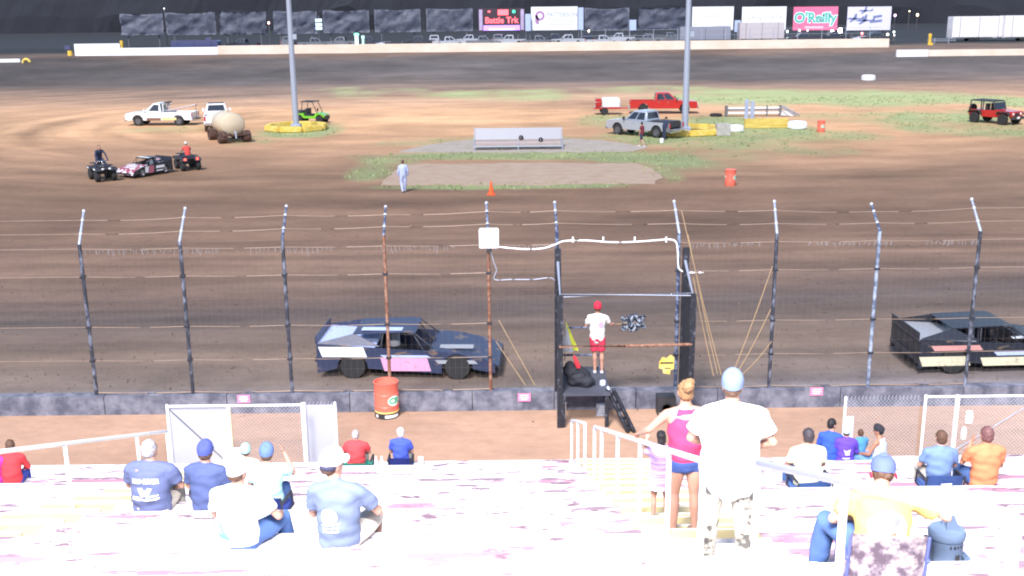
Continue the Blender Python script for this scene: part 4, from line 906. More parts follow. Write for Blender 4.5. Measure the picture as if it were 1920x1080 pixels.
# white wrecker, facing left
p = G(300, 236); t = pickup('white tow truck with boom and yellow side panel, facing left at far left', (p.x, p.y + .9, 0), PI - .05, M['white'], crew=False, L=5.9, bed=True, group=GRPV, high=.05, lower=mat('mud_brown', (.2, .1, .07), .9))
b = newbm(); box(b, (-.95, 1.02, .62), (1.3, .03, .24)); local(t, 'yellow_panel', b, mat('panel_yellow', (.72, .6, .28), .6))
b = newbm(); loft(b, [(-.5, 0, 1.15), (-.55, 0, 1.75), (-.9, 0, 1.85)], [.07] * 3); loft(b, [(-.6, .3, 1.25), (-3.1, .25, 1.75)], [.06, .05]); loft(b, [(-.6, -.3, 1.25), (-3.1, -.25, 1.75)], [.06, .05]); loft(b, [(-3.1, -.3, 1.75), (-3.1, .3, 1.75)], [.06] * 2); local(t, 'tow_boom', b, mat('boom_paint', (.5, .42, .44), .5))
b = newbm(); loft(b, [(-3.05, 0, 1.7), (-3.1, 0, .7)], [.02] * 2, n=6); loft(b, [(-2.6, 0, .55), (-3.4, 0, .6)], [.07] * 2); local(t, 'tow_hook', b, M['dark'])
b = newbm(); box(b, (-.62, 0, 1.98), (.3, 1.1, .1)); local(t, 'light_bar', b, M['dark']); b = newbm(); loft(b, [(-.4, -.75, 1.2), (-.4, -.75, 1.85), (-.4, .75, 1.85), (-.4, .75, 1.2)], [.05] * 4); local(t, 'headache_rack', b, M['white'])
# white pickup with cab facing away, tank on its bed and tanker trailer
p = G(395, 248); t = pickup('white work truck parked behind the cream water tank', (p.x - .1, p.y + 2.6, 0), R(104), M['white'], crew=False, L=5.8, group=GRPV, high=.25, tyre=M['mud'])
b = newbm(); box(b, (.2, 0, 2.15), (.35, 1.3, .12)); local(t, 'roof_light_bar', b, M['dark'])
p = G(422, 268); t = thing('water_tanker', 'cream round water tank trailer on muddy wheels', 'tank trailer', (p.x, p.y + 1.3, 0), R(119))
t.scale = (.95, .95, .88)
b = newbm(); lathe(b, [(0, -1.75), (.55, -1.72), (.9, -1.55), (1.0, -1.35), (1.0, 1.35), (.9, 1.55), (.55, 1.72), (0, 1.75)], 'X', (0, 0, 1.52), 28); local(t, 'tank', b, M['cream'])
b = newbm()
lathe(b, [(1.0, -.03), (1.012, -.02), (1.012, .02), (1.0, .03)], 'X', (0, 0, 1.52), 28)
local(t, 'tank_seam', b, M['cream'])
b = newbm(); lathe(b, [(0, 2.48), (.22, 2.48), (.22, 2.6), (0, 2.62)], c=(.3, 0, 0), n=16); local(t, 'hatch', b, M['cream'])
b = newbm(); box(b, (0, .4, .78), (4.4, .12, .16)); box(b, (0, -.4, .78), (4.4, .12, .16)); box(b, (-2.1, 0, .7), (.12, 1.9, .14)); box(b, (0, 0, .7), (.12, 1.9, .14)); local(t, 'chassis', b, M['mud'])
b = newbm(); tube(b, [(-1.9, 0, 1.0), (-2.15, 0, .9), (-2.2, 0, .45)], .07); local(t, 'outlet_pipe', b, M['galv'])
for x, y in ((-1.6, .95), (-1.6, -.95), (1.5, .95), (1.5, -.95)): wheel(t, x, y, .52, .62, M['mud'], M['mud'])
# red and silver crew cabs
p = G(1246, 214); pickup('red crew cab pickup facing right behind the light pole', (p.x, p.y + 1.1, 0), R(-4), M['redp'], L=6.2, group=GRPV, high=.08)
p = G(1209, 257); pickup('silver crew cab pickup with open tailgate in front of the red one', (p.x + .1, p.y + 1.2, 0), R(180 - 42), M['silver'], L=5.9, group=GRPV, tailgate='down', high=.05)
plate(bpy.data.objects[[o.name for o in bpy.data.objects if o.get('label', '').startswith('silver crew cab')][0]], 'cargo_box', M['dark'], (-1.95, 0, 1.0), (1.7, 1.6, .5), .04)  # added box, makes the inside of the open bed read dark
# red trailer with white tank
p = G(1140, 216); t = thing('tank_trailer', 'small red trailer carrying a white rectangular tank, left of the red pickup', 'trailer', (p.x, p.y + .9, 0), 0)
b = newbm(); box(b, (0, 0, .62), (2.5, 1.5, .14)); box(b, (1.5, 0, .55), (.9, .1, .1)); local(t, 'bed', b, M['redp'])
b = newbm(); prism(b, [(-.45, .7), (1.05, .7), (1.12, .8), (1.12, 1.45), (1.0, 1.55), (-.4, 1.55), (-.5, 1.45), (-.5, .8)], -.55, .55, .04); local(t, 'tank', b, M['white'])
b = newbm(); box(b, (-.85, 0, 1.1), (.55, 1.1, .75)); bmesh.ops.bevel(b, geom=list(b.edges), offset=.06, segments=2, affect='EDGES'); local(t, 'pump_box', b, M['redp'])
b = newbm(); loft(b, [(-1.2, -.7, .7), (-1.2, -.7, 1.2), (1.2, -.7, 1.2), (1.2, -.7, .7)], [.03] * 4); local(t, 'side_rail', b, M['aluminium'])
for y in (-.8, .8): wheel(t, -.3, y, .34, .2)
# small jeep
p = G(1873, 233); t = thing('jeep', 'red open-sided jeep with dark soft top at the right edge', 'off-roader', (p.x, p.y + .9, 0), R(-58)); t.scale = (1.1, 1.1, 1.1)
b = newbm(); prism(b, [(-1.75, .5)] + arch(-1.15, .46, .5) + [(.65, .5)] + arch(1.2, .46, .5) + [(1.75, .5), (1.8, .9), (1.75, 1.0), (.45, 1.08), (.35, 1.0), (-1.75, 1.0)], -.72, .72, .03); local(t, 'body', b, M['redp'])
for x in (-1.15, 1.2):
    for s_ in (-1, 1): b = newbm(); prism(b, [(x - .55, .8), (x - .4, .98), (x + .4, .98), (x + .58, .75), (x + .5, .72), (x + .36, .92), (x - .36, .92), (x - .5, .74)], s_ * .72, s_ * .95); local(t, 'fender', b, M['dark']); wheel(t, x, s_ * .8, .4, .25)
b = newbm(); hexa(b, [(-1.7, -.66, 1.62), (.25, -.66, 1.62), (.25, .66, 1.62), (-1.7, .66, 1.62), (-1.6, -.6, 1.72), (.2, -.6, 1.72), (.2, .6, 1.72), (-1.6, .6, 1.72)]); local(t, 'soft_top', b, M['dark'])
b = newbm()
b.free()
for x, xt in ((-1.68, -1.66), (-.6, -.6), (.42, .24)):
    for s_ in (-1, 1): b = newbm(); loft(b, [(x, s_ * .68, 1.0), (xt, s_ * .64, 1.64)], [.045] * 2); local(t, 'roll_bar', b, M['dark'])
b = newbm(); facepanel(b, [(.46, -.66, 1.06), (.46, .66, 1.06), (.27, .64, 1.6), (.27, -.64, 1.6)], .05, .95, .05, .95); local(t, 'windscreen', b, M['glass'])
for s_ in (-1, 1):
    b = newbm(); lathe(b, [(0, 0), (.09, .0), (.1, -.04)], 'X', (1.81, s_ * .45, .82), 16); local(t, 'headlight', b, M['head'])
    b = newbm(); box(b, (-.2, s_ * .35, .95), (.5, .45, .12)); box(b, (-.42, s_ * .35, 1.2), (.12, .45, .55)); local(t, 'seat', b, M['dark'])
b = newbm(); box(b, (1.85, 0, .52), (.14, 1.5, .2)); local(t, 'bumper', b, M['dark']); b = newbm()
for k in range(7): box(b, (1.8, -.24 + .08 * k, .78), (.03, .035, .26))
local(t, 'grille', b, M['dark']); b = newbm(); box(b, (1.93, 0, .55), (.02, .3, .15)); local(t, 'number_plate', b, M['galvwhite'])
b = newbm(); lathe(b, [(.22, -.1), (.38, -.1), (.4, 0), (.38, .1), (.22, .1)], 'X', (-1.9, 0, .95), 20); local(t, 'spare_wheel', b, M['rubber'])
# green side-by-side
p = G(583, 232); t = thing('utility_buggy', 'green side-by-side buggy with black canopy behind the left light pole', 'buggy', (p.x, p.y + .8, 0), R(-14))
b = newbm(); prism(b, [(-1.4, .45)] + arch(-.95, .36, .45) + [(.5, .42)] + arch(.95, .38, .45) + [(1.4, .5), (1.42, .78), (.6, .95), (.45, .62), (-.5, .62), (-.55, .92), (-1.4, .92)], -.62, .62, .03); local(t, 'body', b, M['green'])
b = newbm(); box(b, (-1.0, 0, .98), (.8, 1.2, .22)); box(b, (1.42, 0, .5), (.1, 1.0, .3)); local(t, 'cargo_box', b, M['dark'])
for s_ in (-1, 1):
    b = newbm(); box(b, (-.1, s_ * .3, .72), (.5, .5, .14)); box(b, (-.35, s_ * .3, 1.0), (.12, .5, .55)); local(t, 'seat', b, M['black'])
b = newbm()
for s_ in (-1, 1): loft(b, [(.75, s_ * .6, .9), (.35, s_ * .58, 1.85), (-.6, s_ * .58, 1.88), (-.75, s_ * .6, .9)], [.035] * 4)
local(t, 'roll_cage', b, M['black']); b = newbm(); box(b, (-.12, 0, 1.9), (1.3, 1.25, .06)); local(t, 'canopy', b, M['dark'])
for x in (-.95, .95):
    for s_ in (-1, 1): wheel(t, x, s_ * .6, .33, .26)
b = newbm(); lathe(b, [(.14, -.02), (.16, 0), (.14, .02)], 'X', (.42, .3, 1.12), 16); local(t, 'steering_wheel', b, M['dark'])
for s_ in (-1, 1): plate(t, 'headlight', M['head'], (1.4, s_ * .42, .72), (.06, .2, .12), .01)
# quad bikes
def quad(label, loc, rz, lit=False, marks=True):
    t = thing('quad_bike', label, 'quad bike', loc, rz, 'dark quad bikes on the infield')
    b = newbm(); prism(b, [(-.95, .75), (-.9, .88), (-.35, .84), (-.1, .72), (.15, .85), (.35, .98), (.95, .86), (1.05, .7), (.6, .62), (.5, .4), (-.5, .4), (-.6, .62)], -.24, .24, .04); local(t, 'body', b, M['black'])
    for x in (-.66, .68):
        for s_ in (-1, 1):
            b = newbm(); prism(b, [(x - .38, .62), (x - .28, .8), (x + .25, .82), (x + .42, .66), (x + .36, .62), (x + .22, .75), (x - .22, .73), (x - .32, .6)], s_ * .2, s_ * .62, .015); local(t, 'mudguard', b, M['black']); wheel(t, x, s_ * .46, .33, .26, rim=M['dark'])
    b = newbm(); prism(b, [(-.75, .84), (-.7, .95), (-.1, .9), (0, .82)], -.17, .17, .03); local(t, 'saddle', b, M['rubber'])
    b = newbm(); loft(b, [(.3, 0, .9), (.22, 0, 1.12)], [.03] * 2); loft(b, [(.12, -.4, 1.12), (.22, -.2, 1.15), (.22, .2, 1.15), (.12, .4, 1.12)], [.02] * 4); local(t, 'handlebar', b, M['chrome'])
    b = newbm()
    for x in (-.8, .75):
        for k in range(5): loft(b, [(x - .25 + .12 * k, -.42, .95), (x - .25 + .12 * k, .42, .95)], [.014] * 2, n=6)
        for s_ in (-1, 1): loft(b, [(x - .27, s_ * .42, .95), (x + .27, s_ * .42, .95)], [.018] * 2, n=6)
    local(t, 'rack', b, M['black'])
    for s_ in (-1, 1):
        b = newbm(); ell(b, (-.98, s_ * .38, .74), (.03, .07, .07), 10); local(t, 'taillight', b, M['taillit'] if lit else M['tail'])
        b = newbm(); ell(b, (1.03, s_ * .2, .76), (.04, .08, .06), 10); local(t, 'headlight', b, M['head'])
    if marks:
        b = newbm(); box(b, (.75, -.63, .75), (.35, .02, .09)); box(b, (.85, -.2, .93), (.2, .18, .02)); box(b, (-.65, -.63, .72), (.3, .02, .07)); local(t, 'white_marks', b, M['galvwhite'])
    return t
p = G(186, 340); q1 = quad('dark quad bike with white marks at far left, its rider standing up', (p.x, p.y + .6, 0), R(-55)); qp1 = V((p.x, p.y + .6, 0))
p = G(347, 320); q2 = quad('dark quad bike with two glowing red taillights', (p.x, p.y + .6, 0), R(152 - 30), lit=True); qp2 = V((p.x, p.y + .6, 0))
# dirt track race cars
def race_car(label, loc, rz, bodym, side2, nosem, roofm, deckm=None, group=None, detail=True, open_wheels=False, name='race_car', accents=()):
    t = thing(name, label, 'race car', loc, rz, group); W = .98
    xf_, xr, r = 1.45, -1.35, .35; F = 2.45; Rr = -2.3
    top = [(F, .42), (F - .25, .56), (1.3, .74), (.75, .80), (-.2, .84), (Rr, .98)]
    def prof(z0): return [(Rr, z0)] + arch(xr, .42, max(z0, .3)) + ([(xf_ - .42, z0)] + arch(xf_, .42, max(z0, .3)) if not open_wheels else [(.95, z0), (.95, .8)]) + ([(F, z0 + .02)] + top if not open_wheels else top[3:])
    for s_ in (-1, 1):
        b = newbm(); prism(b, prof(.17), s_ * W, s_ * (W - .03)); local(t, 'side_panel', b, bodym)
    b = newbm()
    P = [(F + .12, .26), (F + .1, .4), (F - .25, .57), (1.3, .75), (.72, .81)]
    wn = .55 if open_wheels else W - .01
    for (a, za), (c, zc) in zip(P, P[1:]): hexa(b, [(a, -wn, za - .03), (a, wn, za - .03), (c, wn, zc - .03), (c, -wn, zc - .03), (a, -wn, za), (a, wn, za), (c, wn, zc), (c, -wn, zc)])
    local(t, 'nose', b, nosem)
    b = newbm(); hexa(b, [(-.75, -W + .03, .84), (-.75, W - .03, .84), (Rr, W - .03, .92), (Rr, -W + .03, .92), (-.75, -W + .03, .87), (-.75, W - .03, .87), (Rr, W - .03, .95), (Rr, -W + .03, .95)]); local(t, 'rear_deck', b, deckm or nosem)
    b = newbm(); box(b, (-.1, 0, .3), (4.0, 1.6, .06)); box(b, (.75, 0, .6), (.05, 1.8, .4)); box(b, (-.8, 0, .6), (.05, 1.8, .5)); box(b, (Rr + .03, 0, .6), (.04, 1.9, .6)); local(t, 'floor_pan', b, M['dark'])
    b = newbm(); prism(b, [(-1.35, 1.2), (.1, 1.25), (.32, 1.21), (.3, 1.185), (.08, 1.22), (-1.35, 1.17)], -.72, .72); local(t, 'roof', b, roofm)
    b = newbm()
    for s_ in (-1, 1):
        loft(b, [(.28, s_ * .68, 1.2), (.78, s_ * .74, .8)], [.022] * 2); loft(b, [(-.55, s_ * .68, 1.2), (-.6, s_ * .8, .85)], [.022] * 2); loft(b, [(-.6, s_ * .66, .35), (-.6, s_ * .62, 1.15), (.25, s_ * .62, 1.15), (.7, s_ * .68, .4)], [.025] * 4)
    loft(b, [(-.6, -.64, 1.15), (-.6, .64, 1.15)], [.025] * 2)
    for k in range(3): loft(b, [(.32, -.12 + .12 * k, 1.19), (.8, -.12 + .12 * k, .8)], [.01] * 2, n=6)
    local(t, 'roll_cage', b, M['black'])
    for s_ in (-1, 1):
        b = newbm(); prism(b, [(-.62, .86), (-1.3, 1.18), (-1.36, 1.18), (Rr + .05, 1.0), (Rr + .05, .95)], s_ * .8, s_ * .82); 
        for v in b.verts:
            if v.co.z > 1.08: v.co.y *= .87
            elif v.co.x < -2: v.co.y = s_ * .93
        local(t, 'sail_panel', b, roofm)
    b = newbm(); box(b, (Rr - .02, 0, 1.06), (.03, 1.86, .2)); local(t, 'spoiler', b, roofm)
    b = newbm(); box(b, (-.35, .3, .5), (.45, .45, .12)); box(b, (-.58, .3, .85), (.1, .45, .7)); local(t, 'seat', b, M['rubber'])
    b = newbm(); ell(b, (-.42, .3, .98), (.13, .12, .14), 14); loft(b, [(-.45, .3, .95), (-.42, .3, .6)], [.18, .17]); local(t, 'driver', b, mat('helmet', (.5, .5, .55), .3))
    for x, y in ((xf_, .84), (xf_, -.84), (xr, .82), (xr, -.82)): wheel(t, x, y, r, .32, rim=mat('rim_grey', (.3, .3, .34), .4, .6))
    for i, (x0_, x1_, z0_, z1_, m_) in enumerate(side2):
        for s_ in (-1, 1): b = newbm(); hexa(b, [(x0_, s_ * (W + .004), z0_), (x1_, s_ * (W + .004), z0_), (x1_, s_ * (W + .012), z0_), (x0_, s_ * (W + .012), z0_), (x0_ - .1, s_ * (W + .004), z1_), (x1_ - .1, s_ * (W + .004), z1_), (x1_ - .1, s_ * (W + .012), z1_), (x0_ - .1, s_ * (W + .012), z1_)]); local(t, 'side_graphic', b, m_)
    for m_, c, s_ in accents: plate(t, 'top_graphic', m_, c, s_)
    b = newbm(); box(b, (F + .1, 0, .3), (.06, 1.5, .1)); local(t, 'front_bumper', b, M['black']); b = newbm(); box(b, (Rr - .08, 0, .45), (.06, 1.5, .1)); local(t, 'rear_bumper', b, M['black'])
    return t
def muddy(n, c, a=.56): return mat2(n, c, (.17, .12, .09), 2.6, a, a + .12, .42, (1, 1, 2.2), .1, 0, 10)
navy = muddy('car_navy', (.03, .04, .085)); skyp = muddy('car_pale_blue', (.42, .5, .8), .6); pinkp = muddy('car_pink', (.62, .32, .5), .58); blackp = muddy('car_black', (.02, .024, .036), .6); creamp = muddy('car_cream', (.62, .58, .42)); grayp = muddy('car_grey', (.3, .32, .36))
g = 'race cars passing on the front straight'
p = G(760, 712); race_car('dark blue race car with pale blue rear and pink door, passing behind the red drum', (p.x + .0, p.y + 1.0, 0), R(-3), navy, [(-2.15, -.95, .62, .9, M['white']), (-.5, .75, .24, .62, pinkp), (-.5, .75, .62, .68, skyp), (.95, 2.0, .45, .55, grayp)], navy, navy, skyp, g,
         accents=[(skyp, (-.6, -.45, 1.25), (1.1, .25, .02)), (grayp, (1.4, -.5, .78), (.9, .25, .03))])
p = G(1878, 700); race_car('black race car with cream lower sides, half out of the frame at right', (p.x, p.y + 1.0, 0), R(2), blackp, [(-2.2, -.9, .24, .5, creamp), (-.55, 2.2, .22, .45, creamp), (-.2, 1.2, .5, .6, skyp), (-1.9, -.6, .66, .8, paint('car_salmon', (.6, .3, .28)))], blackp, blackp, grayp, g,
         accents=[(M['white'], (.6, -.6, .87), (.5, .12, .03))])
p = G(262, 333); small_car = race_car('small black race car splashed with white and red, parked between two quad bikes', (p.x, p.y + 1.2, 0), R(180 + 58), blackp, [(.1, .7, .25, .75, paint('car_plum', (.4, .12, .17))), (.75, 1.15, .3, .72, M['white']), (-1.2, -.2, .5, .68, M['white']), (-1.0, -.2, .3, .38, M['white'])], mat2('car_patchwork', (.3, .05, .09), (.66, .64, .7), 2.6, .49, .52, .4, (1, 1, 1), 0, 0, 3, (.04, .03, .06)), blackp, None, None, open_wheels=False,
         accents=[(M['white'], (1.5, .1, .74), (.35, .7, .03)), (M['white'], (1.0, -.3, .8), (.3, .4, .03)), (M['white'], (.05, 0, 1.255), (.35, 1.2, .02))])
small_car.scale = (.62, .8, .86)
# ------------------------------------------------------------------ winners' stand: tiered benches with back board
p0, p1 = G(888, 283), G(1056, 281); w = (p1.x - p0.x); c = (p0 + p1) / 2; t = thing('tiered_bench', 'silver tiered bench with a tall sloping back board on the concrete pad', 'bench', (c.x, c.y + .35, 0))
z1 = 1.4; al = M['aluminium']
b = newbm(); prism(b, [(.9, .62), (1.3, z1), (1.35, z1 - .02), (.95, .6)], -w / 2 + .1, w / 2 - .1, plane='YZ'); local(t, 'back_board', b, mat('board_silver', (.24, .245, .28), .5, .1, .05))
b = newbm(); box(b, (0, .78, .55), (w - .2, .26, .05)); local(t, 'top_seat', b, mat('board_brown', (.33, .26, .24), .8)); b = newbm(); box(b, (0, .45, .46), (w - .2, .32, .05)); local(t, 'middle_seat', b, mat('board_mauve', (.42, .35, .37), .7))
b = newbm(); box(b, (0, .14, .37), (w - .2, .24, .05)); local(t, 'lower_board', b, mat('board_brown', (.33, .26, .24), .8)); b = newbm(); box(b, (0, -.15, .28), (w - .15, .3, .06)); local(t, 'front_seat', b, al)
for x in (-w / 2 + .04, 0, w / 2 - .04):
    b = newbm(); loft(b, [(x, -.3, 0), (x, -.25, .3), (x, .95, .6), (x, 1.37, z1 if x else .7)], [.035] * 4, n=8); loft(b, [(x, 1.4, 0), (x, 1.4, z1 if x else .6)], [.03] * 2, n=8); loft(b, [(x, -.3, .03), (x, 1.4, .03)], [.03] * 2, n=8); local(t, 'frame', b, M['galv'])
for u, v, yy, zz, l in ((977, 260, .8, .68, 'dark round helmet on the upper seat of the tiered bench'), (1014, 268, .45, .56, 'dark helmet lying lower down at right on the tiered bench')):
    q = AD(u, v, c.y + .35 + yy); b = newbm(); ell(b, (0, 0, 0), (.17, .19, .17), 16); h = thing('helmet', l, 'helmet', (q.x, q.y, zz + .08)); obj('shell', b, mat('helmet_dark', (.03, .02, .03), .3), h)
    b = newbm(); ell(b, (0, -.1, .0), (.14, .12, .06), 12); obj('visor', b, M['glass'], h)
# cone
p = G(921, 366); t = thing('traffic_cone', 'orange cone at the edge of the front concrete pad', 'cone', (p.x, p.y + .2, 0)); b = newbm(); lathe(b, [(0.16, .03), (.03, .72), (0, .72)], n=20); local(t, 'cone', b, M['orange']); b = newbm(); box(b, (0, 0, .02), (.42, .42, .04)); local(t, 'base', b, M['orange'])
p = G(1371, 349); barrel('red drum with white patch standing alone on the dirt right of the pads', (p.x, p.y + .3, 0), .1, band=False, open_top=False)
p = G(1541, 248); barrel('red drum beyond the white tyre, right of the yellow block', (p.x, p.y + .3, 0), -.5, band=False, open_top=False)
# big white tyres
def big_tyre(label, u, v, R_=.8, h=.62, hh=0):
    p = G(u, v); t = thing('tractor_tyre', label, 'tyre', (p.x, p.y + R_ * .8, tz(p.x, p.y)), 0, 'white painted tractor tyres'); b = newbm()
    lathe(b, [(R_ * .5, .06), (R_ * .62, 0), (R_ * .9, 0), (R_, .1), (R_, h - .1), (R_ * .9, h), (R_ * .62, h), (R_ * .5, h - .06), (R_ * .5, .06)], n=30); obj('tyre', b, M['tyrewhite'], t)
    b = newbm()
    for k in range(20): a = 2 * PI * k / 20; q = V((math.cos(a) * R_, math.sin(a) * R_, h / 2)); box(b, (q.x, q.y, q.z), (.05, .07, h * .7), a)
    obj('tread_lug', b, M['tyrewhite'], t); b = newbm(); lathe(b, [(0, .03), (R_ * .5, .05)], n=20); obj('earth_fill', b, mat('earth', (.1, .07, .05), .95), t)
big_tyre('large white painted tyre at the right end of the yellow block', 1498, 243, .72, .6); big_tyre('white painted tyre between the grey box and the yellow block', 1381, 248, .62, .5); big_tyre('white painted tyre alone on the far inner edge of the track', 1631, 152, .85, .75)
p = G(1344, 219); t = thing('tyre', 'flat dark tyre lying on the grass behind the grey concrete box', 'tyre', (p.x, p.y + .4, 0)); b = newbm(); lathe(b, [(.25, .05), (.5, 0), (.58, .1), (.5, .25), (.25, .22), (.25, .05)], n=24); obj('tyre', b, M['rubber'], t)
def block(name, label, u0, u1, v0, v1, m, depth=.6, cat='block', rz=0.0, group=None):
    a, c = G(u0, v1), G(u1, v1); h = AD(u0, v0, a.y).z; b = newbm(); box(b, (0, depth / 2, h / 2), (c.x - a.x, depth, h)); bmesh.ops.bevel(b, geom=list(b.edges), offset=.03, segments=2, affect='EDGES')
    xf(b, Matrix.Translation(((a.x + c.x) / 2, a.y, 0)) @ Matrix.Rotation(rz, 4, 'Z')); o = obj(name, b, m); tag(o, label, cat, group); return o
bx = block('concrete_box', 'grey hollow concrete box on the grass right of the yellow ring', 1344, 1370, 233, 255, M['concrete'], .8)
block('barrier_block', 'long yellow timber barrier beside the white tyre', 1396, 1480, 223, 241, mat2('yellow_timber', (.5, .36, .07), (.62, .48, .14), 2, .4, .6, .8, (.4, 1, 3)), .35, 'barrier', .06)
# victory lane sign frame
p = G(1422, 222); t = thing('rail_platform', 'long white and grey railed platform behind the yellow barrier', 'platform', (p.x, p.y + 1.6, 0)); b = newbm()
for z in (.35, .8): box(b, (0, 0, z), (5.0, .1, .14))
local(t, 'rail', b, M['galvwhite']); b = newbm(); box(b, (0, .3, .58), (4.9, .5, .12)); local(t, 'deck', b, mat('deck_grey', (.25, .25, .28), .8)); b = newbm()
for x in (-2.55, -.2, 1.1, 2.3): box(b, (x, 0, .5), (.22 if abs(x) > 2 else .1, .3, 1.0))
local(t, 'end_post', b, mat('weathered_post', (.16, .15, .16), .8)); b = newbm(); loft(b, [(2.5, 0, .9), (3.9, -.4, .15)], [.08] * 2); loft(b, [(2.4, -.5, .8), (3.5, -.8, .1)], [.06] * 2); local(t, 'ramp_rail', b, mat('deck_grey', (.25, .25, .28), .8))
for u, v0, l in ((1400, 187, 'left one of two tall blue-grey upright boards'), (1411, 190, 'right one of two tall blue-grey upright boards')):
    q = G(u, 224); h = AD(u, v0, q.y).z; b = newbm(); box(b, (0, 0, h / 2), (.36, .12, h)); bmesh.ops.bevel(b, geom=list(b.edges), offset=.02, segments=1, affect='EDGES'); xf(b, Matrix.Translation((q.x, q.y + .2, 0)) @ Matrix.Rotation(.25, 4, 'Z')); tag(obj('upright_board', b, mat('board_bluegrey', (.34, .38, .52), .6, var=.2, scale=2)), l, 'board', 'two upright boards by the yellow barrier')
q = G(1478, 219); b = newbm(); prism(b, [(-.6, .1), (.55, .0), (.6, .3), (-.5, .55)], -.3, .3, .04); xf(b, Matrix.Translation((q.x, q.y + .5, .0))); tag(obj('white_slab', b, M['tyrewhite']), 'tilted white slab at the right end of the railed platform', 'slab')
p = G(1241, 268); t = thing('ball_bag', 'small white bucket on the grass beside the silver pickup', 'bucket', (p.x, p.y + .1, 0)); t.name = 'bucket'; b = newbm(); lathe(b, [(0, 0), (.13, 0), (.16, .3), (.15, .3), (.12, .03), (0, .03)], n=16); local(t, 'pail', b, M['galvwhite']); b = newbm(); tube(b, [(-.15, 0, .3), (0, 0, .42), (.15, 0, .3)], .01); local(t, 'handle', b, M['chrome'])
# ------------------------------------------------------------------ pits beyond the wall
gp = 'vehicles parked in the far pits'; PZ = 3.3
def atp(u, y): return V((AD(u, 80, y).x, y, tz(0, y)))
greyp = paint('pit_grey', (.16, .17, .2)); dkp = paint('pit_dark', (.035, .04, .06)); lgp = paint('pit_light', (.42, .44, .5))
c1 = pickup('dark pickup in the far pits behind the first lamp mast', atp(455, 194), R(170), dkp, group=gp)
c2 = pickup('grey pickup in the far pits right of the left light pole', atp(590, 194), R(10), greyp, group=gp)
c3 = pickup('pale pickup in the far pits, below the tarp beside the scoreboard', atp(842, 193), R(5), lgp, group=gp)
for src, u, y, rz, l in ((c2, 640, 197, 175, 'grey pickup in the far pits close to the green-topped lamp'), (c1, 690, 200, 5, 'dark pickup in the far pits between two tarps'), (c1, 785, 199, 182, 'dark pickup in the far pits below the creased tarp'), (c2, 905, 194, 3, 'grey pickup in the far pits under the scoreboard'), (c3, 955, 197, 178, 'pale pickup in the far pits at the right foot of the scoreboard'),
                        (c2, 1010, 193, 4, 'grey pickup in the far pits under the white P board'), (c3, 1065, 196, 184, 'pale pickup in the far pits at the right foot of the P board'), (c3, 1130, 192, 2, 'pale pickup in the far pits below the tarp right of the P board'), (c2, 1215, 196, 176, 'grey pickup in the far pits left of the right light pole'),
                        (c1, 1505, 194, 178, "dark pickup in the far pits under the O'Reilly board"), (c1, 1560, 198, 4, 'dark pickup in the far pits behind the two bright lamps'), (c1, 1640, 195, 180, 'dark pickup in the far pits under the aeroplane board')):
    dup(src, atp(u, y), R(rz), l, gp)
for k_, (src, u, rz, l) in enumerate(((c3, 815, 90, 'pale pickup parked end-on in the far pits left of the scoreboard'), (c3, 880, 182, 'pale pickup in the second row of the pits left of the scoreboard'), (c2, 935, 80, 'grey pickup parked end-on under the scoreboard'), (c1, 1040, 182, 'dark pickup in the second row below the white P board'), (c3, 1160, 178, 'pale pickup in the second row left of the small white notice'), (c1, 1100, 95, 'dark pickup parked end-on at the right foot of the P board'), (c2, 1255, 5, 'grey pickup in the second row beside the right light pole'), (c2, 540, 92, 'grey pickup parked end-on just left of the left light pole'))):
    dup(src, atp(u, 203 + k_ * .3), R(rz), l, gp)
r1 = race_car('pale race car parked in the far pits below the creased tarp', atp(730, 190), R(10), lgp, [], lgp, lgp, group=gp)
dup(r1, atp(1622, 190), R(-8), 'pale race car parked in the far pits under the aeroplane board', gp)
def trailer(label, u, y, Lm, h, m, rz=0, group='enclosed trailers in the far pits'):
    p = atp(u, y); t = thing('enclosed_trailer', label, 'trailer', p, R(rz), group)
    b = newbm(); prism(b, [(-Lm / 2, .6), (Lm / 2, .6), (Lm / 2, h - .15), (Lm / 2 - .15, h), (-Lm / 2, h)], -1.2, 1.2, .05); local(t, 'box_body', b, m)
    for x in (-Lm * .12, -Lm * .12 + 1.0, ):
        for s_ in (-1, 1): wheel(t, x, s_ * 1.05, .42, .26)
    b = newbm()
    for k in range(3): box(b, (-Lm * .36 + Lm * .36 * k, -1.215, (h + .6) / 2), (.05, .03, h - .8))
    box(b, (0, -1.215, .72), (Lm * .98, .03, .08)); local(t, 'trim_strip', b, M['dark']); b = newbm(); box(b, (Lm * .3, -1.22, 1.5), (.8, .02, 1.8)); local(t, 'side_door', b, m); b = newbm(); loft(b, [(Lm / 2, 0, .7), (Lm / 2 + 1.2, 0, .6)], [.08] * 2); local(t, 'hitch', b, M['dark'])
    return t
wt = paint('trailer_white', (.72, .7, .72)); bt = paint('trailer_blue', (.05, .06, .16)); gt = paint('trailer_grey', (.24, .25, .32))
trailer('low dark blue trailer behind the white wall, left of the beige wall', 368, 188, 8.0, 1.9, bt, 0); trailer('grey trailer in the far pits behind the right light pole', 1320, 196, 9, 3.0, gt); trailer('pale trailer under the LA QUINTA board', 1425, 198, 8.0, 3.6, mat('trailer_pink', (.5, .45, .48), .5))
trailer('white box trailer at right beyond the wall gap, nearer one', 1828, 195, 9.5, 4.3, wt, 1); trailer('white box trailer cut off by the right edge', 1925, 194, 9.5, 4.4, wt, 1)
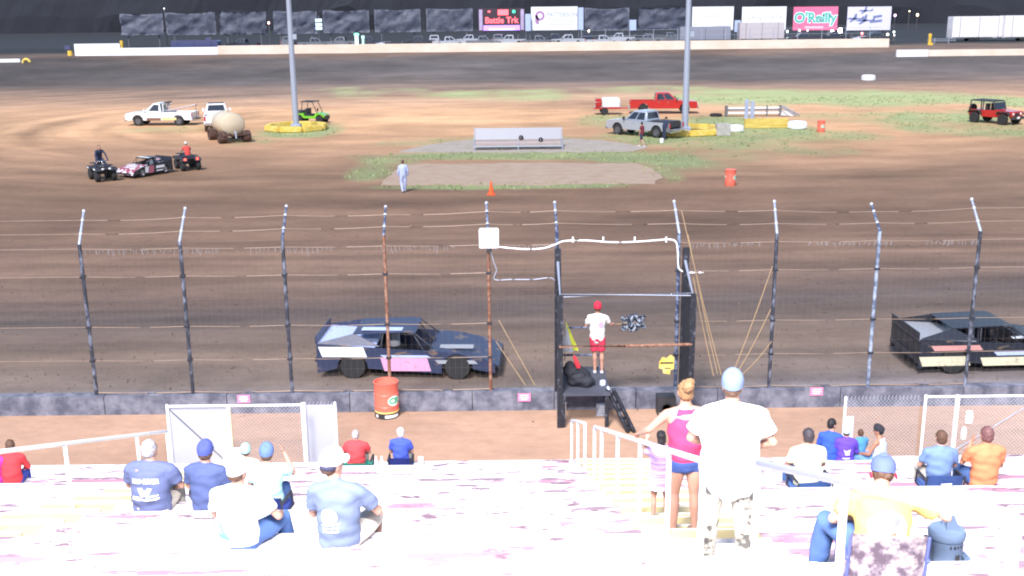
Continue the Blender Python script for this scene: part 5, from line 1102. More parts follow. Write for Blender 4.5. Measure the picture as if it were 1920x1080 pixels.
def lamp(label, u, v, y, col, s=3, r=.16, name='yard_lamp'):
    q = AD(u, v, y); g0 = tz(0, y) * (1 if y < 300 else .4); t = thing(name, label, 'lamp', (q.x, y, g0), 0, 'lamps burning in and beyond the far pits'); r *= .75; b = newbm(); loft(b, [(0, 0, -.3), (0, 0, q.z - g0)], [.07] * 2, n=8); local(t, 'mast', b, postm)
    b = newbm(); ell(b, (0, -.1, q.z - g0), (r, r, r * 1.2), 12); local(t, 'lamp_head', b, mat('glow_' + name + str(col), (.8, .8, .8), .5, emit=col, estr=s))
lamp('left one of two bright white lamps between the pink and the lilac boards', 1560, 60, 206, (1, .95, .9), 12, .42); lamp('right, taller one of two bright white lamps between the pink and the lilac boards', 1575, 57, 206, (1, .95, 1), 14, .5)
for u, v, y, c_, r_, l in ((1499, 57, 207, (1, .7, .75), .22, "small rosy lamp at the left foot of the O'Reilly board"), (1514, 57, 207, (1, .6, .7), .2, "small rosy lamp under the middle of the O'Reilly board"), (1476, 59, 207, (.7, .95, 1), .26, "pale cyan lamp left of the O'Reilly board"), (1664, 65, 205, (1, .9, .75), .3, 'warm white lamp at the right foot of the lilac board'), (1676, 60, 205, (.9, .95, 1), .22, 'upper small white lamp right of the lilac board'),
                          (1676, 66, 206, (.9, .95, 1), .2, 'lower small white lamp right of the lilac board'), (1678, 29, 290, (.9, .45, 1), .4, 'magenta lamp by the top right of the lilac board'), (1705, 21, 295, (1, .8, .45), .22, 'faint amber lamp high on the dark ridge'), (1720, 28, 293, (1, .8, .5), .42, 'amber lamp on the dark ridge right of the lilac board'),
                          (1616, 63, 205, (1, .1, .1), .3, 'dim red lamp under the lilac board'), (504, 43, 205, (1, .45, .35), .28, 'orange red signal lamp in the gap between two grey tarps at left'), (308, 16, 216, (.7, .8, .8), .14, 'tiny pale lamp above the leftmost tarp'), (1104, 58, 206, (1, .85, .7), .25, 'small warm lamp right of the P board')):
    lamp(l, u, v, y, c_, 2.0, r_)
q = atp(669, 187); t = thing('lit_column', 'glowing white column with a green top behind the beige wall', 'lamp', q); b = newbm(); loft(b, [(0, 0, 0), (0, 0, 2.5)], [.3] * 2, n=12, caps='flat'); local(t, 'tube', b, mat('glow_col', (.6, .7, .7), .5, emit=(.6, .8, .75), estr=.7)); b = newbm(); lathe(b, [(0, 2.5), (.42, 2.5), (.42, 2.8), (0, 2.9)], n=14); local(t, 'green_top', b, mat('glow_green', (.2, .7, .5), .5, emit=(.2, .9, .6), estr=1))
q = atp(681, 187); b = newbm(); loft(b, [V((0, 0, 0)), V((0, 0, 2.1))], [.2] * 2, n=10, caps='flat'); box(b, (0, 0, 2.2), (.5, .3, .5)); xf(b, Matrix.Translation(q)); tag(obj('lit_post', b, mat('glow_small', (.4, .65, .6), .5, emit=(.4, .8, .7), estr=.35)), 'smaller pale green post beside the glowing column', 'lamp')
q = atp(600, 205); t = thing('light_tower', 'mast with three stacked pale blue lamp panels right of the left light pole', 'lamp', q); b = newbm(); loft(b, [(0, 0, 0), (0, 0, 5.5)], [.1] * 2); local(t, 'mast', b, postm)
for k, v in enumerate((38, 46, 53)): z = AD(600, v, 205).z - q.z; b = newbm(); box(b, (0, -.2, z), (1.2, .2, .55)); local(t, 'lamp_panel', b, mat('glow_panel', (.5, .65, .8), .5, emit=(.5, .75, 1), estr=.4))
def marker(label, u, y, h=1.5):
    q = atp(u, y); t = thing('marker_post', label, 'marker', q, 0, 'yellow marker posts beyond the wall'); b = newbm(); lathe(b, [(0, 0), (.3, 0), (.22, h * .6), (.3, h * .75), (.25, h), (0, h)], n=14); local(t, 'post', b, mat('marker_yellow', (.75, .48, .06), .5)); b = newbm(); box(b, (.25, 0, .2), (.5, .4, .4)); local(t, 'foot', b, mat('marker_yellow', (.75, .48, .06), .5))
marker('yellow marker post behind the tall white wall block at left', 228, 186, 2.1); marker('yellow marker post left of the white trailers at right', 1743, 184, 1.9)
q = AD(131, 97, 178.5); t = thing('marker_post', 'short yellow and blue marker at the left end of the white wall block', 'marker', (q.x, 178.5, tz(0, 178.5)), 0, 'yellow marker posts beyond the wall'); b = newbm(); lathe(b, [(0, 0), (.4, 0), (.35, .8), (0, .8)], n=12); local(t, 'foot', b, mat('marker_yellow', (.75, .48, .06), .5)); b = newbm(); box(b, (-.3, 0, 1.3), (.9, .3, .6)); local(t, 'head', b, bt)
b = newbm(); q = atp(1765, 188)
for z in (.5, .8): box(b, (0, 0, z), (5, .08, .08))
box(b, (-1.2, 0, .5), (.1, .1, 1)); box(b, (1.2, 0, .5), (.1, .1, 1)); xf(b, Matrix.Translation(q)); tag(obj('tow_bar', b, M['galv']), 'grey rail frame between the yellow marker and the white trailers', 'rail')
# wire fence along the far wall
b = newbm()
for u in range(1090, 1660, 45): q = atp(u, 180); box(b, q + V((0, 0, 1.6)), (.08, .08, 3.2))
for z in (2.2, 3.1): a, c = atp(1090, 180), atp(1650, 180); box(b, ((a.x + c.x) / 2, 180, a.z + z), (c.x - a.x, .04, .04))
tag(obj('pit_fence', b, M['galv']), 'thin post and wire fence behind the right half of the beige wall', 'fence')
# ------------------------------------------------------------------ chairs
def stadium_chair(label, loc, fab, rz=0, logo=None, arms=True, w=.46, backh=.42, fr=None, recl=.0, tall=False):
    t = thing('stadium_chair', label, 'chair', loc, rz, 'folding seats on the terraces'); fr = fr or M['black']
    b = newbm(); prism(b, [(-.21, .0), (.23, .0), (.25, .03), (.23, .06), (-.21, .06), (-.23, .03)], -w / 2, w / 2, .012, 'YZ'); local(t, 'seat', b, fab)
    n = 8; b = newbm(); g = []
    for i in range(n + 1):
        row = []
        for j in range(5): x = -w / 2 + w * i / n; f = j / 4; row.append(b.verts.new((x, -.24 - .05 * f + .05 * (abs(x) / (w / 2)) ** 2, .05 + (backh - .05) * f + .02 * math.sin(PI * i / n) * (1 if j in (4,) else 0))))
        g.append(row)
    for i in range(n):
        for j in range(4): b.faces.new((g[i][j], g[i + 1][j], g[i + 1][j + 1], g[i][j + 1]))
    bmesh.ops.solidify(b, geom=list(b.faces), thickness=.025); bk = local(t, 'backrest', b, fab)
    for s_ in (-1, 1):
        b = newbm(); loft(b, [(s_ * (w / 2 + .005), .22, .01), (s_ * (w / 2 + .005), -.22, .01), (s_ * (w / 2 + .005), -.275, backh)], [.013] * 3, n=8); local(t, 'side_frame', b, fr)
        if arms: b = newbm(); loft(b, [(s_ * (w / 2 + .015), -.25, .24), (s_ * (w / 2 + .02), .1, .23), (s_ * (w / 2 + .015), .16, .03)], [.02, .02, .012], n=8); local(t, 'armrest', b, fr)
    b = newbm(); loft(b, [(-w / 2, -.27, .04), (0, -.285, .02), (w / 2, -.27, .04)], [.014] * 3, n=8); local(t, 'lower_bar', b, fr)
    if logo: 
        for nm, bb, mm_ in logo: xf(bb, Matrix.Translation((0, -.325, backh * .52)) @ Matrix.Rotation(R(-6), 4, 'X') @ UPRIGHT); obj(nm, bb, mm_, t, 0)
    return t
def row_at(u, v, back=.38):
    best = None
    for k in range(NR):
        y1, z = rowyz(k); p = G(u, v, z); d = abs(p.y - (y1 - back))
        if best is None or d < best[0]: best = (d, k, p, y1, z)
    return best
def seat_pos(u, v, back=.38, off=.26):
    """place on the terrace whose top is met nearest its front; u is where the back is seen"""
    d, k, p, y1, z = row_at(u, v, back); y = y1 - off; r_ = ray(u, v); x = AD(u, v, y).x; return V((x, y, z)), k
WP = mat('print_offwhite', (.82, .82, .8), .7)
CH = {}
def cset(n, c): return cloth(n, c)
navy_s = cloth('faded_navy', (.11, .135, .27)); navy2 = cloth('navy', (.07, .095, .23)); white_s = cloth('white', (.74, .74, .72)); jeans = cloth('jeans', (.06, .12, .3)); khaki = cloth('khaki', (.5, .46, .4)); greyb = cloth('greyblue', (.15, .19, .31))
hairgrey = mat('hair_grey', (.42, .4, .42), .7, bump=.6, bscale=60); hairbrown = mat('hair_brown', (.1, .05, .03), .6, bump=.6, bscale=60); hairblack = mat('hair_black', (.012, .01, .012), .5, bump=.6, bscale=60); hairblond = mat('hair_blond', (.27, .15, .07), .6, bump=.6, bscale=60); hairwhite = mat('hair_white', (.6, .58, .58), .7, bump=.6, bscale=60)
shoes_w = cloth('shoe_white', (.6, .6, .62))
# far left pair, partly cut
pos, k = seat_pos(26, 914); person('person in a red jacket and blue trousers behind the left handrail', pos, .2, shirt=cloth('red_jacket', (.62, .04, .05)), pants=cloth('royal_blue', (.03, .06, .35)), hair=hairbrown, sleeves='long', s=.86, lean=.1)
pos, k = seat_pos(-8, 914); person('person in a magenta top cut off by the left edge', pos, .0, shirt=cloth('magenta', (.45, .04, .35)), pants=cloth('royal_blue', (.03, .06, .35)), hair=hairbrown, s=.85)
# navy shirt, grey hair, big man
pos, k = seat_pos(288, 975)
t, sh, j = person('large grey-haired man in a faded navy shirt printed RED RIVER', pos, -.05, shirt=navy_s, pants=khaki, hair=hairgrey, girth=1.32, s=1.06, lean=.05, turn=-.3)
b = text_bm('RED RIVER', .074, .004); xf(b, Matrix.Diagonal((.95, 1, 1, 1)))
for v in b.verts: v.co.y += .02 * math.cos(v.co.x * 7)
bullet(t, sh, b, .47, WP, sub=1)
b = newbm()
for P in ([(-.1, .05), (-.03, .06), (0, -.03), (-.03, -.07)], [(.1, .05), (.03, .06), (0, -.03), (.03, -.07)], [(-.02, .03), (.02, .03), (0, -.05)]): vs = [b.verts.new((x, y, 0)) for x, y in P]; b.faces.new(vs)
bullet(t, sh, b, .355, mat('print_greyviolet', (.42, .42, .55), .7), 'emblem', sub=2)
bullet(t, sh, strips_bm([(-.17, .17, -.0, .022, 0), (.04, .16, .035, .014, .005), (-.16, -.06, .03, .012, -.004)]), .27, WP, 'small_lettering')
# navy shirt and cap
pos, k = seat_pos(392, 974); person('man in a navy T-shirt and navy cap, left of the man in the white cap', pos, -.1, shirt=navy2, pants=khaki, hair=hairbrown, hat=cloth('navy_cap', (.06, .08, .3)), girth=1.1, s=1.02, lean=.02, turn=.1)
# white cap, white shirt with teal print
pos, k = seat_pos(450, 1026)
t, sh, j = person('man in a white cap and white shirt with teal print, blue jeans', pos, -.06, shirt=white_s, pants=jeans, hair=hairbrown, hat=cloth('white_cap', (.78, .77, .76)), girth=1.16, s=.98, lean=.06, turn=-.35,
                  J=dict(knR=(.34, .4, .14), anR=(.36, .42, -.26), elR=(.33, .1, .3), wrR=(.33, .34, .22)))
b = newbm()
for P in ([(-.11, .09), (-.06, .06), (.02, -.06), (.03, -.1), (-.03, -.085)], [(-.1, -.02), (-.07, -.03), (-.02, -.1), (-.09, -.1)], [(.05, .04), (.09, .07), (.07, .0)]): vs = [b.verts.new((x, y, 0)) for x, y in P]; b.faces.new(vs)
bullet(t, sh, b, .26, mat('print_teal', (.16, .5, .48), .7), cx=-.06, sub=2)
# pale teal shirt with blue cap in a navy chair
pos, k = seat_pos(510, 972); ch = stadium_chair('navy folding seat under the man in the pale teal shirt', pos, cloth('navy_chair', (.03, .05, .24)), -.1, w=.44, backh=.3)
person('man in a pale teal shirt and blue cap, arm raised beside the white-capped man', pos + V((-.02, .02, .05)), .05, shirt=cloth('pale_teal', (.42, .7, .68)), pants=jeans, hair=hairbrown, hat=cloth('blue_cap', (.1, .17, .4)), girth=1.08, s=.92, lean=.0, J=dict(elR=(.3, .16, .42), wrR=(.2, .26, .68)))
pos, k = seat_pos(362, 955); b = newbm(); ell(b, pos + V((0, .1, .1)), (.07, .09, .12), 12); ell(b, pos + V((.03, .06, .22)), (.03, .03, .06), 8); tag(obj('small_bag', remesh(b, .02, 1, .02, 20), mat('bag_black', (.022, .024, .035), .8, var=.3, bump=.4)), 'small black bag on the terrace left of the man in the navy cap', 'bag')
# teal capped person behind, white box
pos, k = seat_pos(466, 925); person('small person in a pale teal cap, mostly hidden by the white-capped man', pos, .1, shirt=white_s, pants=jeans, hair=hairbrown, hat=cloth('teal_cap', (.3, .58, .62)), s=.8)
pos, k = seat_pos(440, 878); b = newbm(); box(b, pos + V((.0, .0, .2)), (.34, .26, .4)); bmesh.ops.bevel(b, geom=list(b.edges), offset=.01, segments=1, affect='EDGES'); tag(obj('white_box', b, M['galvwhite']), 'white upright box beyond the white-capped man', 'box')
# grey-blue shirt with round print, trucker cap
pos, k = seat_pos(640, 1046)
t, sh, j = person('man in a grey-blue shirt with round white print, white and black cap', pos + V((0, -.03, 0)), -.1, shirt=greyb, pants=khaki, hair=hairbrown, hat=cloth('trucker_white', (.76, .75, .74)), brim='front', girth=1.06, s=1.1, lean=.0, shorts=.9, turn=-.7, tilt=-.05,
                  J=dict(head=(-.045, .06, .76), neck=(-.02, .03, .62), elR=(.31, .12, .31), wrR=(.24, .38, .22), knL=(-.22, .42, .12), knR=(.24, .44, .13), anR=(.2, .5, -.26)), shoe=shoes_w)
bullet(t, sh, disc_bm(.082, 28, 5), .41, WP, cx=-.045)
b = disc_bm(.055, 24, 2, .047); 
bmesh.ops.delete(b, geom=[f for f in b.faces if f.calc_center_median().x < -.02 or f.calc_center_median().y > .02], context='FACES'); xf(b, Matrix.Translation((0, 0, .003))); bullet(t, sh, b, .41, mat('print_olive', (.3, .38, .3), .7), 'emblem', cx=-.045)
bullet(t, sh, strips_bm([(-.09, .09, .035, .016, .022), (-.085, .085, .0, .014, .02), (-.08, .08, -.032, .016, .018)]), .285, WP, 'small_lettering', cx=-.03)
b = newbm(); ell(b, j['head'] + V((-.02, -.075, .015)), (.085, .055, .05), 14); obj('cap_mesh', b, cloth('cap_black', (.05, .05, .1)), t)
b = newbm(); ell(b, (0, 0, 0), (.06, .035, .045), 12); p = pos + V((.36, .35, .1)); b2 = b; xf(b2, Matrix.Translation(p)); b2.free()
# front pair
pos, k = seat_pos(668, 866); g_ch = stadium_chair('green folding seat under the man in the red shirt', pos, cloth('green_chair', (.03, .32, .24)), 0, w=.6, backh=.2, logo=[('logo', strips_bm([(-.07, .07, .0, .03, 0)]), WP)])
person('grey-haired man in a red shirt in the front row', pos + V((0, .02, .05)), 0, shirt=cloth('red_shirt', (.66, .06, .07)), pants=khaki, hair=hairgrey, girth=1.3, s=.8, lean=.02)
pos, k = seat_pos(752, 866); stadium_chair('dark blue folding seat under the white-haired man', pos, cloth('dkblue_chair', (.035, .05, .26)), 0, w=.42, backh=.3)
person('white-haired man in a blue shirt in the front row', pos + V((0, .02, .05)), 0, shirt=cloth('blue_shirt', (.05, .09, .5)), pants=khaki, hair=hairwhite, s=.86, turn=.4, tilt=-.1)
def cup(label, u, v, h, r, m, name='cup', grp='drinks on the front terrace'):
    pos, k = seat_pos(u, v, .3, .2); t = thing(name, label, 'drink', pos, 0, grp); b = newbm(); lathe(b, [(0, 0), (r * .8, 0), (r, h), (r * .93, h), (r * .74, .01), (0, .01)] if name == 'cup' else [(0, 0), (r, 0), (r, h * .65), (r * .45, h * .85), (r * .45, h), (0, h)], n=16); local(t, 'body', b, m)
    b = newbm(); lathe(b, [(0, h), (r * (1.03 if name == 'cup' else .5), h), (r * (1.03 if name == 'cup' else .5), h + .012), (0, h + .014)], n=16); local(t, 'lid', b, M['galvwhite'])
cup('white paper cup right of the white-haired man', 789, 866, .17, .055, M['galvwhite']); cup('left bottle between the red shirted and the white-haired man', 705, 868, .2, .035, M['galvwhite'], 'bottle'); cup('right bottle between the red shirted and the white-haired man', 716, 868, .2, .035, M['galvwhite'], 'bottle')
# ---- right hand side
pos, k = seat_pos(1512, 925); stadium_chair('blue round-backed folding seat under the man in the cream shirt', pos + V((.02, 0, 0)), cloth('blue_chair', (.08, .17, .42)), .1, w=.5, backh=.22)
person('dark-haired man in a cream shirt, left of the children', pos + V((0, .02, .05)), .05, skin='tan', shirt=cloth('cream', (.72, .7, .5)), pants=jeans, hair=mat('hair_dark', (.05, .04, .05), .6), girth=1.12, s=.98, lean=.02)
pos, k = seat_pos(1560, 866); person('black-haired boy in a blue jacket, looking right', pos + V((-.02, .1, 0)), -.35, shirt=cloth('blue_jacket', (.03, .09, .5)), pants=jeans, hair=hairblack, s=.95, sleeves='long', turn=-.6, J=dict(head=(0, .05, .78)), tilt=.1)
b = None
pos, k = seat_pos(1580, 868); t, sh, j = person('child in a purple shirt with white print and a white and blue cap', pos + V((.02, -.06, 0)), -.1, shirt=cloth('purple', (.11, .05, .5)), pants=cloth('purple', (.11, .05, .5)), hair=hairbrown, hat=cloth('cap_whiteblue', (.5, .66, .8)), s=.86, girth=1.05, sleeves='long', turn=-.2)
b = newbm()
for P in ([(-.09, .07), (-.02, .045), (.09, .08), (.05, -.02), (.07, -.06), (-.04, -.06), (-.05, .0)],): vs = [b.verts.new((x * .8, y * .8, 0)) for x, y in P]; b.faces.new(vs)
bullet(t, sh, b, .29, mat('print_lilac', (.75, .62, .78), .7), sub=3); bullet(t, sh, strips_bm([(-.08, .06, 0, .03, .005)]), .17, WP, 'small_lettering')
pos, k = seat_pos(1645, 868); person('child in a pale grey tank top and black cap sitting sideways', pos + V((-.02, -.1, 0)), .75, skin='tan', shirt=cloth('pale_grey', (.5, .56, .68)), pants=cloth('light_jeans', (.12, .26, .5)), hair=hairblack, hat=cloth('black_cap', (.02, .02, .03)), brim='side', s=.9, sleeves='strap', turn=.3)
pos, k = seat_pos(1622, 866); person('child in a teal blue shirt half hidden behind the child with the black cap', pos + V((-.03, .25, 0)), .2, skin='tan', shirt=cloth('teal_blue', (.07, .25, .5)), pants=cloth('light_jeans', (.12, .26, .5)), hair=hairbrown, s=.66)
# big man in blue cap, yellow shirt, camo chair
pos, k = seat_pos(1652, 1078, .45, .12); k += 1; pos = V((AD(1652, 1000, rowyz(k)[0] - .12).x, rowyz(k)[0] - .12, rowyz(k)[1]))
camo = mat2('camouflage', (.2, .15, .2), (.62, .52, .5), 9, .42, .56, .85, (1, 1, 1), .1, 0, 3, (.36, .3, .36))
t, sh, j = person('big man in an orange-yellow shirt with pale print and blue and red cap', pos + V((.02, .03, .06)), -.12, shirt=cloth('orange_yellow', (.62, .42, .13)), pants=jeans, hair=hairbrown, hat=cloth('royal_cap', (.09, .125, .36)), girth=1.22, s=1.0, lean=.1, tilt=.5, turn=-.2,
                  J=dict(elR=(.42, .1, .36), wrR=(.46, .32, .33), elL=(-.3, .12, .3), knL=(-.36, .36, .16), anL=(-.4, .40, -.22), chest=(0, .07, .38), sh=(0, .15, .48), shL=(-.19, .15, .47), shR=(.2, .15, .47), head=(.05, .34, .60), neck=(.02, .23, .54)))
b = disc_bm(.075, 20, 4, squash=.85); bullet(t, sh, b, .42, mat('print_bluegrey', (.17, .18, .25), .7), 'shirt_print', cx=.03)
b = disc_bm(.15, 24, 5, squash=.85); xf(b, Matrix.Translation((0, 0, -.004))); bullet(t, sh, b, .35, mat('print_cream', (.42, .36, .34), .7), 'print_ground', cx=.01)
bullet(t, sh, strips_bm([(-.09, -.04, .0, .014, .005), (.0, .07, .015, .014, .01), (-.02, .05, -.03, .014, .01)]), .3, mat('print_ochre', (.16, .1, .05), .7), 'small_lettering')
for s_ in (-1, 1): b = newbm(); ell(b, j['head'] + V((s_ * .098, -.02, -.005)), (.01, .045, .022), 10); obj('cap_flap', b, cloth('cap_red', (.6, .03, .08)), t)
stadium_chair('camouflage folding chair with blue trim under the man in orange-yellow', pos, camo, -.12, w=.56, backh=.44, fr=cloth('chair_blue', (.08, .1, .32)))
# light blue shirt
pos, k = seat_pos(1758, 918); b1 = newbm()
for P in ([(-.1, .05), (.1, .06), (.05, .0), (.1, -.05), (-.1, -.06), (-.04, 0)],): vs = [b1.verts.new((x * .8, y, 0)) for x, y in P]; b1.faces.new(vs)
stadium_chair('light blue folding seat with a white emblem under the man in light blue', pos, cloth('lightblue_chair', (.08, .15, .4)), -.05, w=.52, backh=.3, logo=[('logo', b1, WP)])
person('brown-haired man in a light blue shirt, left of the man in orange', pos + V((0, .02, .05)), -.05, shirt=cloth('light_blue', (.14, .22, .42)), pants=khaki, hair=hairbrown, s=.93, girth=1.1, turn=.15)
pos, k = seat_pos(1842, 920); person('man in a bright orange shirt in front of the chain-link fence', pos, .03, skin='tan', shirt=cloth('orange', (.66, .22, .1)), pants=jeans, hair=mat('hair_auburn', (.16, .07, .07), .6), s=1.05, girth=1.08, J=dict(elL=(-.24, .14, .32), wrL=(-.12, .22, .58)))
q = pos + V((-.2, .35, .62)); b = newbm(); lathe(b, [(0, 0), (.035, 0), (.04, .12), (.02, .18), (0, .18)], c=q, n=12); tag(obj('white_cup', b, M['galvwhite']), 'white bottle held up by the man in orange', 'bottle')
# grey drum-shaped cooler bag
pos, k = seat_pos(1772, 1078, .45, .5); t = thing('cooler_bag', 'grey drum-shaped cooler bag with triangular strap beside the camouflage chair', 'bag', pos + V((.0, .05, 0))); gm_ = mat('bag_bluegrey', (.11, .16, .25), .8, var=.15, bump=.3)
b = newbm(); lathe(b, [(0, 0), (.125, 0), (.135, .03), (.14, .3), (.15, .31), (.155, .35), (.14, .38), (0, .4)], n=28); local(t, 'drum', b, gm_)
b = newbm(); prism(b, [(-.03, .37), (.1, .36), (.02, .54), (-.03, .56)], -.06, -.045); prism(b, [(-.03, .37), (.1, .36), (.02, .54), (-.03, .56)], .045, .06); local(t, 'strap', b, gm_)
b = newbm(); box(b, (-.15, 0, .17), (.06, .16, .24)); bmesh.ops.bevel(b, geom=list(b.edges), offset=.015, segments=2, affect='EDGES'); local(t, 'side_pouch', b, mat('bag_dark', (.05, .07, .11), .8)); b = newbm(); box(b, (.17, -.02, .08), (.05, .12, .14)); bmesh.ops.bevel(b, geom=list(b.edges), offset=.015, segments=2, affect='EDGES'); local(t, 'side_pouch', b, gm_)
b = newbm()
for k_, (x, w_) in enumerate(((-.05, .014), (-.02, .02), (.012, .014), (.04, .02))): vs = [b.verts.new(q_) for q_ in ((x, .26, .004), (x + w_, .26, .004), (x + w_, .285, .004), (x, .285, .004))]; b.faces.new(vs)
vs = [b.verts.new(q_) for q_ in ((-.0, .06, .004), (.045, .06, .004), (.045, .2, .004), (0, .2, .004))]; b.faces.new(vs); cyl_wrap(b, .142, -PI / 2 + .2); local(t, 'dark_marks', b, M['dark'])
# ---- standing figures on the middle steps
def step_pos(u, v):
    p = HS(u, v); best = None
    for k in range(NR):
        for half in (0, 1):
            y1, z = rowyz(k); yc = y1 - .24 + (.48 if half else 0); zz = z - .18 if half else z + .008
            if not half: zz = z + .008
            q = G(u, v, zz if not half else z - .18); d = abs(q.y - yc)
            if best is None or d < best[0]: best = (d, V((AD(u, v, yc).x, yc, (z + .008) if not half else z - .18)), k)
    return best[1]
pos = step_pos(1360, 1052)
t, sh, j = person('big man in white T-shirt, pale blue cap and camouflage trousers standing on the steps', pos, -.12, pose='stand', shirt=cloth('bright_white', (.78, .77, .74)), pants=mat2('pale_camo', (.1, .095, .09), (.46, .43, .38), 7, .42, .56, .85, (1, 1, 1), .1, 0, 3, (.45, .42, .36)), hair=hairbrown, hat=cloth('pale_blue_cap', (.15, .2, .32)), girth=1.52, s=.96, lean=.02, vox=.014,
                  J=dict(shL=(-.18, .02, 1.39), shR=(.18, .02, 1.39), elL=(-.235, .07, 1.13), wrL=(-.18, .27, 1.0), elR=(.25, .0, 1.14), wrR=(.17, .22, 1.0), anL=(-.19, -.03, .085), knL=(-.16, 0, .5), anR=(.17, -.02, .085), knR=(.14, .02, .5), hpL=(-.11, 0, .92), hpR=(.11, 0, .92)), shoe=cloth('boot_grey', (.2, .19, .2)), hem=.7, turn=-.1)
pos = step_pos(1292, 1003)
hv_ = V((pos.x, pos.y, pos.z))
t, sh, j = person('woman in a pink tank top and denim shorts with her hair up, gripping the handrail', pos + V((-.06, 0, 0)), .1, pose='stand', shirt=cloth('hot_pink', (.7, .035, .12)), pants=cloth('denim_blue', (.05, .1, .34)), shorts=.35, hair=hairblond, sleeves='strap', girth=1.1, s=.93, lean=.06, hem=-.25, shoe=cloth('sandal', (.25, .16, .12)),
                  J=dict(elL=(-.34, .14, 1.2), wrL=(-.42, .36, 1.07), elR=(.28, .04, 1.12), knL=(-.1, .04, .5), knR=(.1, .0, .5)))
b = newbm(); ell(b, j['head'] + V((0, -.1, .09)), (.06, .05, .06), 14); ell(b, j['head'] + V((.02, -.07, .13)), (.045, .045, .04), 12); obj('hair_bun', remesh(b, .012, 1, .012, 40), hairblond, t)
pos = step_pos(1236, 982)
person('small child in a striped purple dress on the steps beside the woman', pos, .0, pose='stand', shirt=mat2('striped_purple', (.34, .2, .52), (.66, .5, .74), 14, .42, .55, .85, (.1, .1, 3), .1), skirt=mat2('striped_purple', (.34, .2, .52), (.66, .5, .74), 14, .42, .55, .85, (.1, .1, 3), .1), hair=hairblack, s=.62, girth=1.05, shoe=cloth('shoe_purple', (.22, .1, .5)), hairlen=.6,
       J=dict(elL=(-.26, .1, 1.3), wrL=(-.22, .3, 1.5)))
# ---- flag man
p = AD(1120, 690, 24.75); pos = V((p.x, 24.85, zf + .035))
t, sh, j = person('flagman in a white T-shirt, red shorts and red cap on the flag stand', pos, -.1, pose='stand', shirt=cloth('white', (.74, .74, .72)), pants=cloth('red_shorts', (.6, .04, .09)), shorts=.85, hair=hairbrown, hat=cloth('red_cap', (.6, .02, .05)), shoe=shoes_w, s=1.0, lean=.05, girth=1.05,
                  J=dict(elR=(.3, .16, 1.2), wrR=(.42, .36, 1.14), elL=(-.27, .1, 1.14), wrL=(-.24, .32, 1.08), anL=(-.05, -.02, .085), knL=(-.06, .02, .5)))
b = disc_bm(.065, 20, 3, squash=1.25); bullet(t, sh, b, 1.26, mat('print_mauve', (.42, .3, .5), .7), cx=.08)
W3 = pos + (Matrix.Rotation(-.1, 3, 'Z') @ j['wrR']); ft = thing('checkered_flag', 'crumpled grey checkered flag held out by the flagman', 'flag', W3 + V((.04, .06, 0)))
b = newbm(); tube(b, [(-.14, -.04, -.02), (.5, .02, .02)], .011); local(ft, 'stick', b, mat('stick_wood', (.16, .1, .05), .7))
b = newbm(); n = 22; g_ = []
for i in range(n + 1):
    row = []
    for k_ in range(n + 1):
        u_, w_ = i / n - .5, k_ / n - .5; x = .42 + u_ * .56; z = .02 + w_ * .5 * (1 - .35 * abs(u_) * 2); row.append(b.verts.new((x + .03 * math.sin(w_ * 17), .09 * math.sin(u_ * 15 + w_ * 6) + .05 * math.sin(w_ * 21), z + .035 * math.sin(u_ * 19))))
    g_.append(row)
fa, fb = [], []
for i in range(n):
    for k_ in range(n): f = b.faces.new((g_[i][k_], g_[i + 1][k_], g_[i + 1][k_ + 1], g_[i][k_ + 1])); f.material_index = ((i // 3) + (k_ // 3)) % 2
bmesh.ops.solidify(b, geom=list(b.faces), thickness=.006); o = local(ft, 'cloth', b, mat('flag_pale', (.5, .54, .62), .8)); o.data.materials.append(mat('flag_slate', (.1, .13, .19), .8))
# ---- infield people
def far_person(label, u, v, **kw): p = G(u, v); return person(label, (p.x, p.y, .06 if kw.pop('pad', 0) else 0), kw.pop('rz', 0), pose=kw.pop('pose', 'stand'), near=False, **kw)
lb = cloth('pale_coverall', (.4, .46, .68)); far_person('person in pale blue overalls walking on the front concrete pad', 757, 361, pad=1, rz=.3, shirt=lb, pants=lb, hair=hairbrown, sleeves='long', shoe=cloth('shoe_white', (.6, .6, .62)), s=.98, girth=1.05, J=dict(anL=(-.08, -.12, .1), anR=(.1, .12, .085)))
far_person('person in a dark red shirt and pale socks striding past the silver pickup', 1203, 275, rz=.9, shirt=cloth('maroon_dark', (.16, .02, .035)), pants=cloth('dark_shorts', (.03, .035, .07)), shorts=.95, hair=hairblack, shoe=shoes_w, J=dict(anL=(-.1, -.3, .12), knL=(-.1, -.06, .5), anR=(.1, .25, .085), knR=(.1, .16, .5)))
far_person('person in dark clothes bending over the open tailgate of the silver pickup', 1245, 262, rz=-1.2, shirt=cloth('dark_navy', (.02, .03, .07)), pants=cloth('dark_navy', (.02, .03, .07)), hair=hairblack, sleeves='long', lean=.14, s=.98)
ride = dict(hip=(0, 0, .95), waist=(0, .03, 1.1), chest=(0, .12, 1.28), sh=(0, .2, 1.4), neck=(0, .23, 1.46), head=(0, .27, 1.6), shL=(-.18, .2, 1.38), shR=(.18, .2, 1.38), elL=(-.28, .35, 1.2), elR=(.28, .35, 1.2), wrL=(-.34, .6, 1.14), wrR=(.34, .6, 1.14), hpL=(-.1, 0, .93), hpR=(.1, 0, .93), knL=(-.3, .35, .8), knR=(.3, .35, .8), anL=(-.33, .2, .42), anR=(.33, .2, .42))
std = dict(ride); 
for k_ in ('hip', 'waist', 'chest', 'sh', 'neck', 'head', 'shL', 'shR', 'elL', 'elR', 'hpL', 'hpR'): std[k_] = (ride[k_][0], ride[k_][1] - .05, ride[k_][2] + .32)
std['knL'], std['knR'] = (-.27, .22, .92), (.27, .22, .92)
a1, a2 = R(-55), R(122)
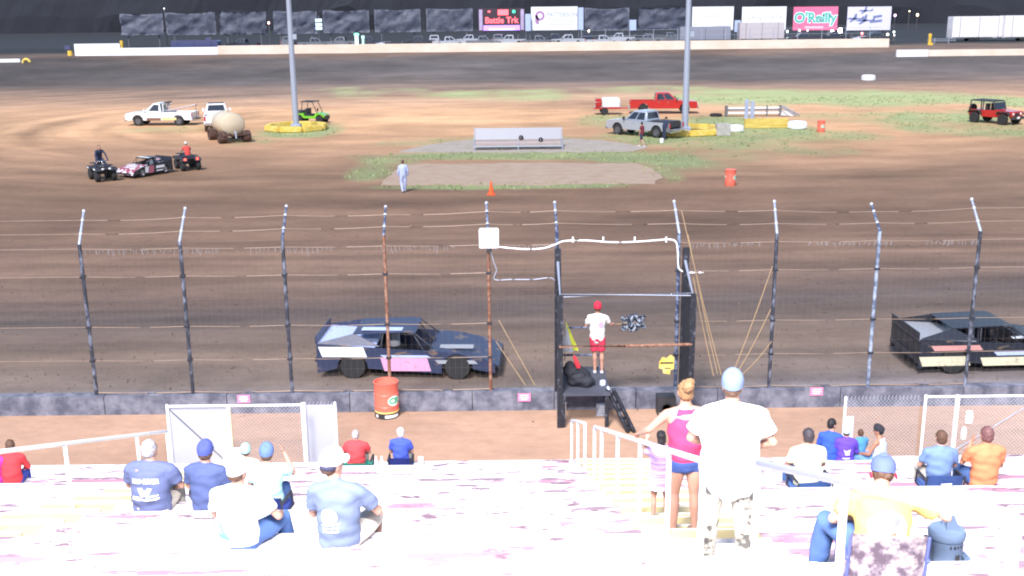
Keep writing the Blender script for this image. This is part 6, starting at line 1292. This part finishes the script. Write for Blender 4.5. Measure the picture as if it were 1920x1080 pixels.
person('rider in black standing up on the left quad bike', qp1 + V((math.cos(a1) * -.3, math.sin(a1) * -.3, 0)), a1 - PI / 2, pose='stand', near=False, shirt=cloth('dark_navy', (.02, .03, .07)), pants=cloth('dark_navy', (.02, .03, .07)), hair=hairblack, sleeves='long', J=std)
person('rider in a red shirt and pale hat on the quad bike with lit taillights', qp2 + V((math.cos(a2) * -.3, math.sin(a2) * -.3, 0)), a2 - PI / 2, pose='stand', near=False, shirt=cloth('red_rider', (.6, .06, .05)), pants=cloth('dark_navy', (.02, .03, .07)), hair=hairbrown, hat=cloth('pale_hat', (.5, .48, .45)), J=ride)
# ------------------------------------------------------------------ light, sky, render
sun_el, sun_az = R(52), R(200)      # azimuth measured clockwise from +Y
w = bpy.data.worlds.new('World'); S.world = w; w.use_nodes = True; n = w.node_tree.nodes; l = w.node_tree.links
sk = n.new('ShaderNodeTexSky'); sk.sky_type = 'NISHITA'; sk.sun_disc = False; sk.sun_elevation = sun_el; sk.sun_rotation = sun_az; l.new(sk.outputs[0], n['Background'].inputs[0]); n['Background'].inputs[1].default_value = .09
sd = bpy.data.lights.new('sun', 'SUN'); sd.energy = 2.2; sd.angle = R(12); sd.color = (1, .96, .95); so = bpy.data.objects.new('sun', sd); COL.objects.link(so)
dirv = V((math.sin(sun_az) * math.cos(sun_el), math.cos(sun_az) * math.cos(sun_el), math.sin(sun_el))); so.rotation_euler = dirv.to_track_quat('Z', 'Y').to_euler()
# the stand's own floodlights, on the roof edge above and behind the camera
fd = bpy.data.lights.new('stand_floodlight', 'AREA'); fd.shape = 'RECTANGLE'; fd.size = 8; fd.size_y = 1.2; fd.energy = 3900; fd.color = (1, .96, .97); fo = bpy.data.objects.new('stand_floodlight', fd); COL.objects.link(fo)
fo.location = (-1, -1.5, 16.5); fo.rotation_euler = (V((0, 14, 3)) - fo.location).to_track_quat('-Z', 'Y').to_euler()
bpy.data.collections.remove(TMP)
S.view_settings.view_transform = 'Standard'; S.view_settings.look = 'None'; S.view_settings.gamma = 1; S.view_settings.use_curve_mapping = False; S.view_settings.exposure = 1.2
S.cycles.filter_width = 2.0; S.cycles.use_denoising = True; S.cycles.max_bounces = 6
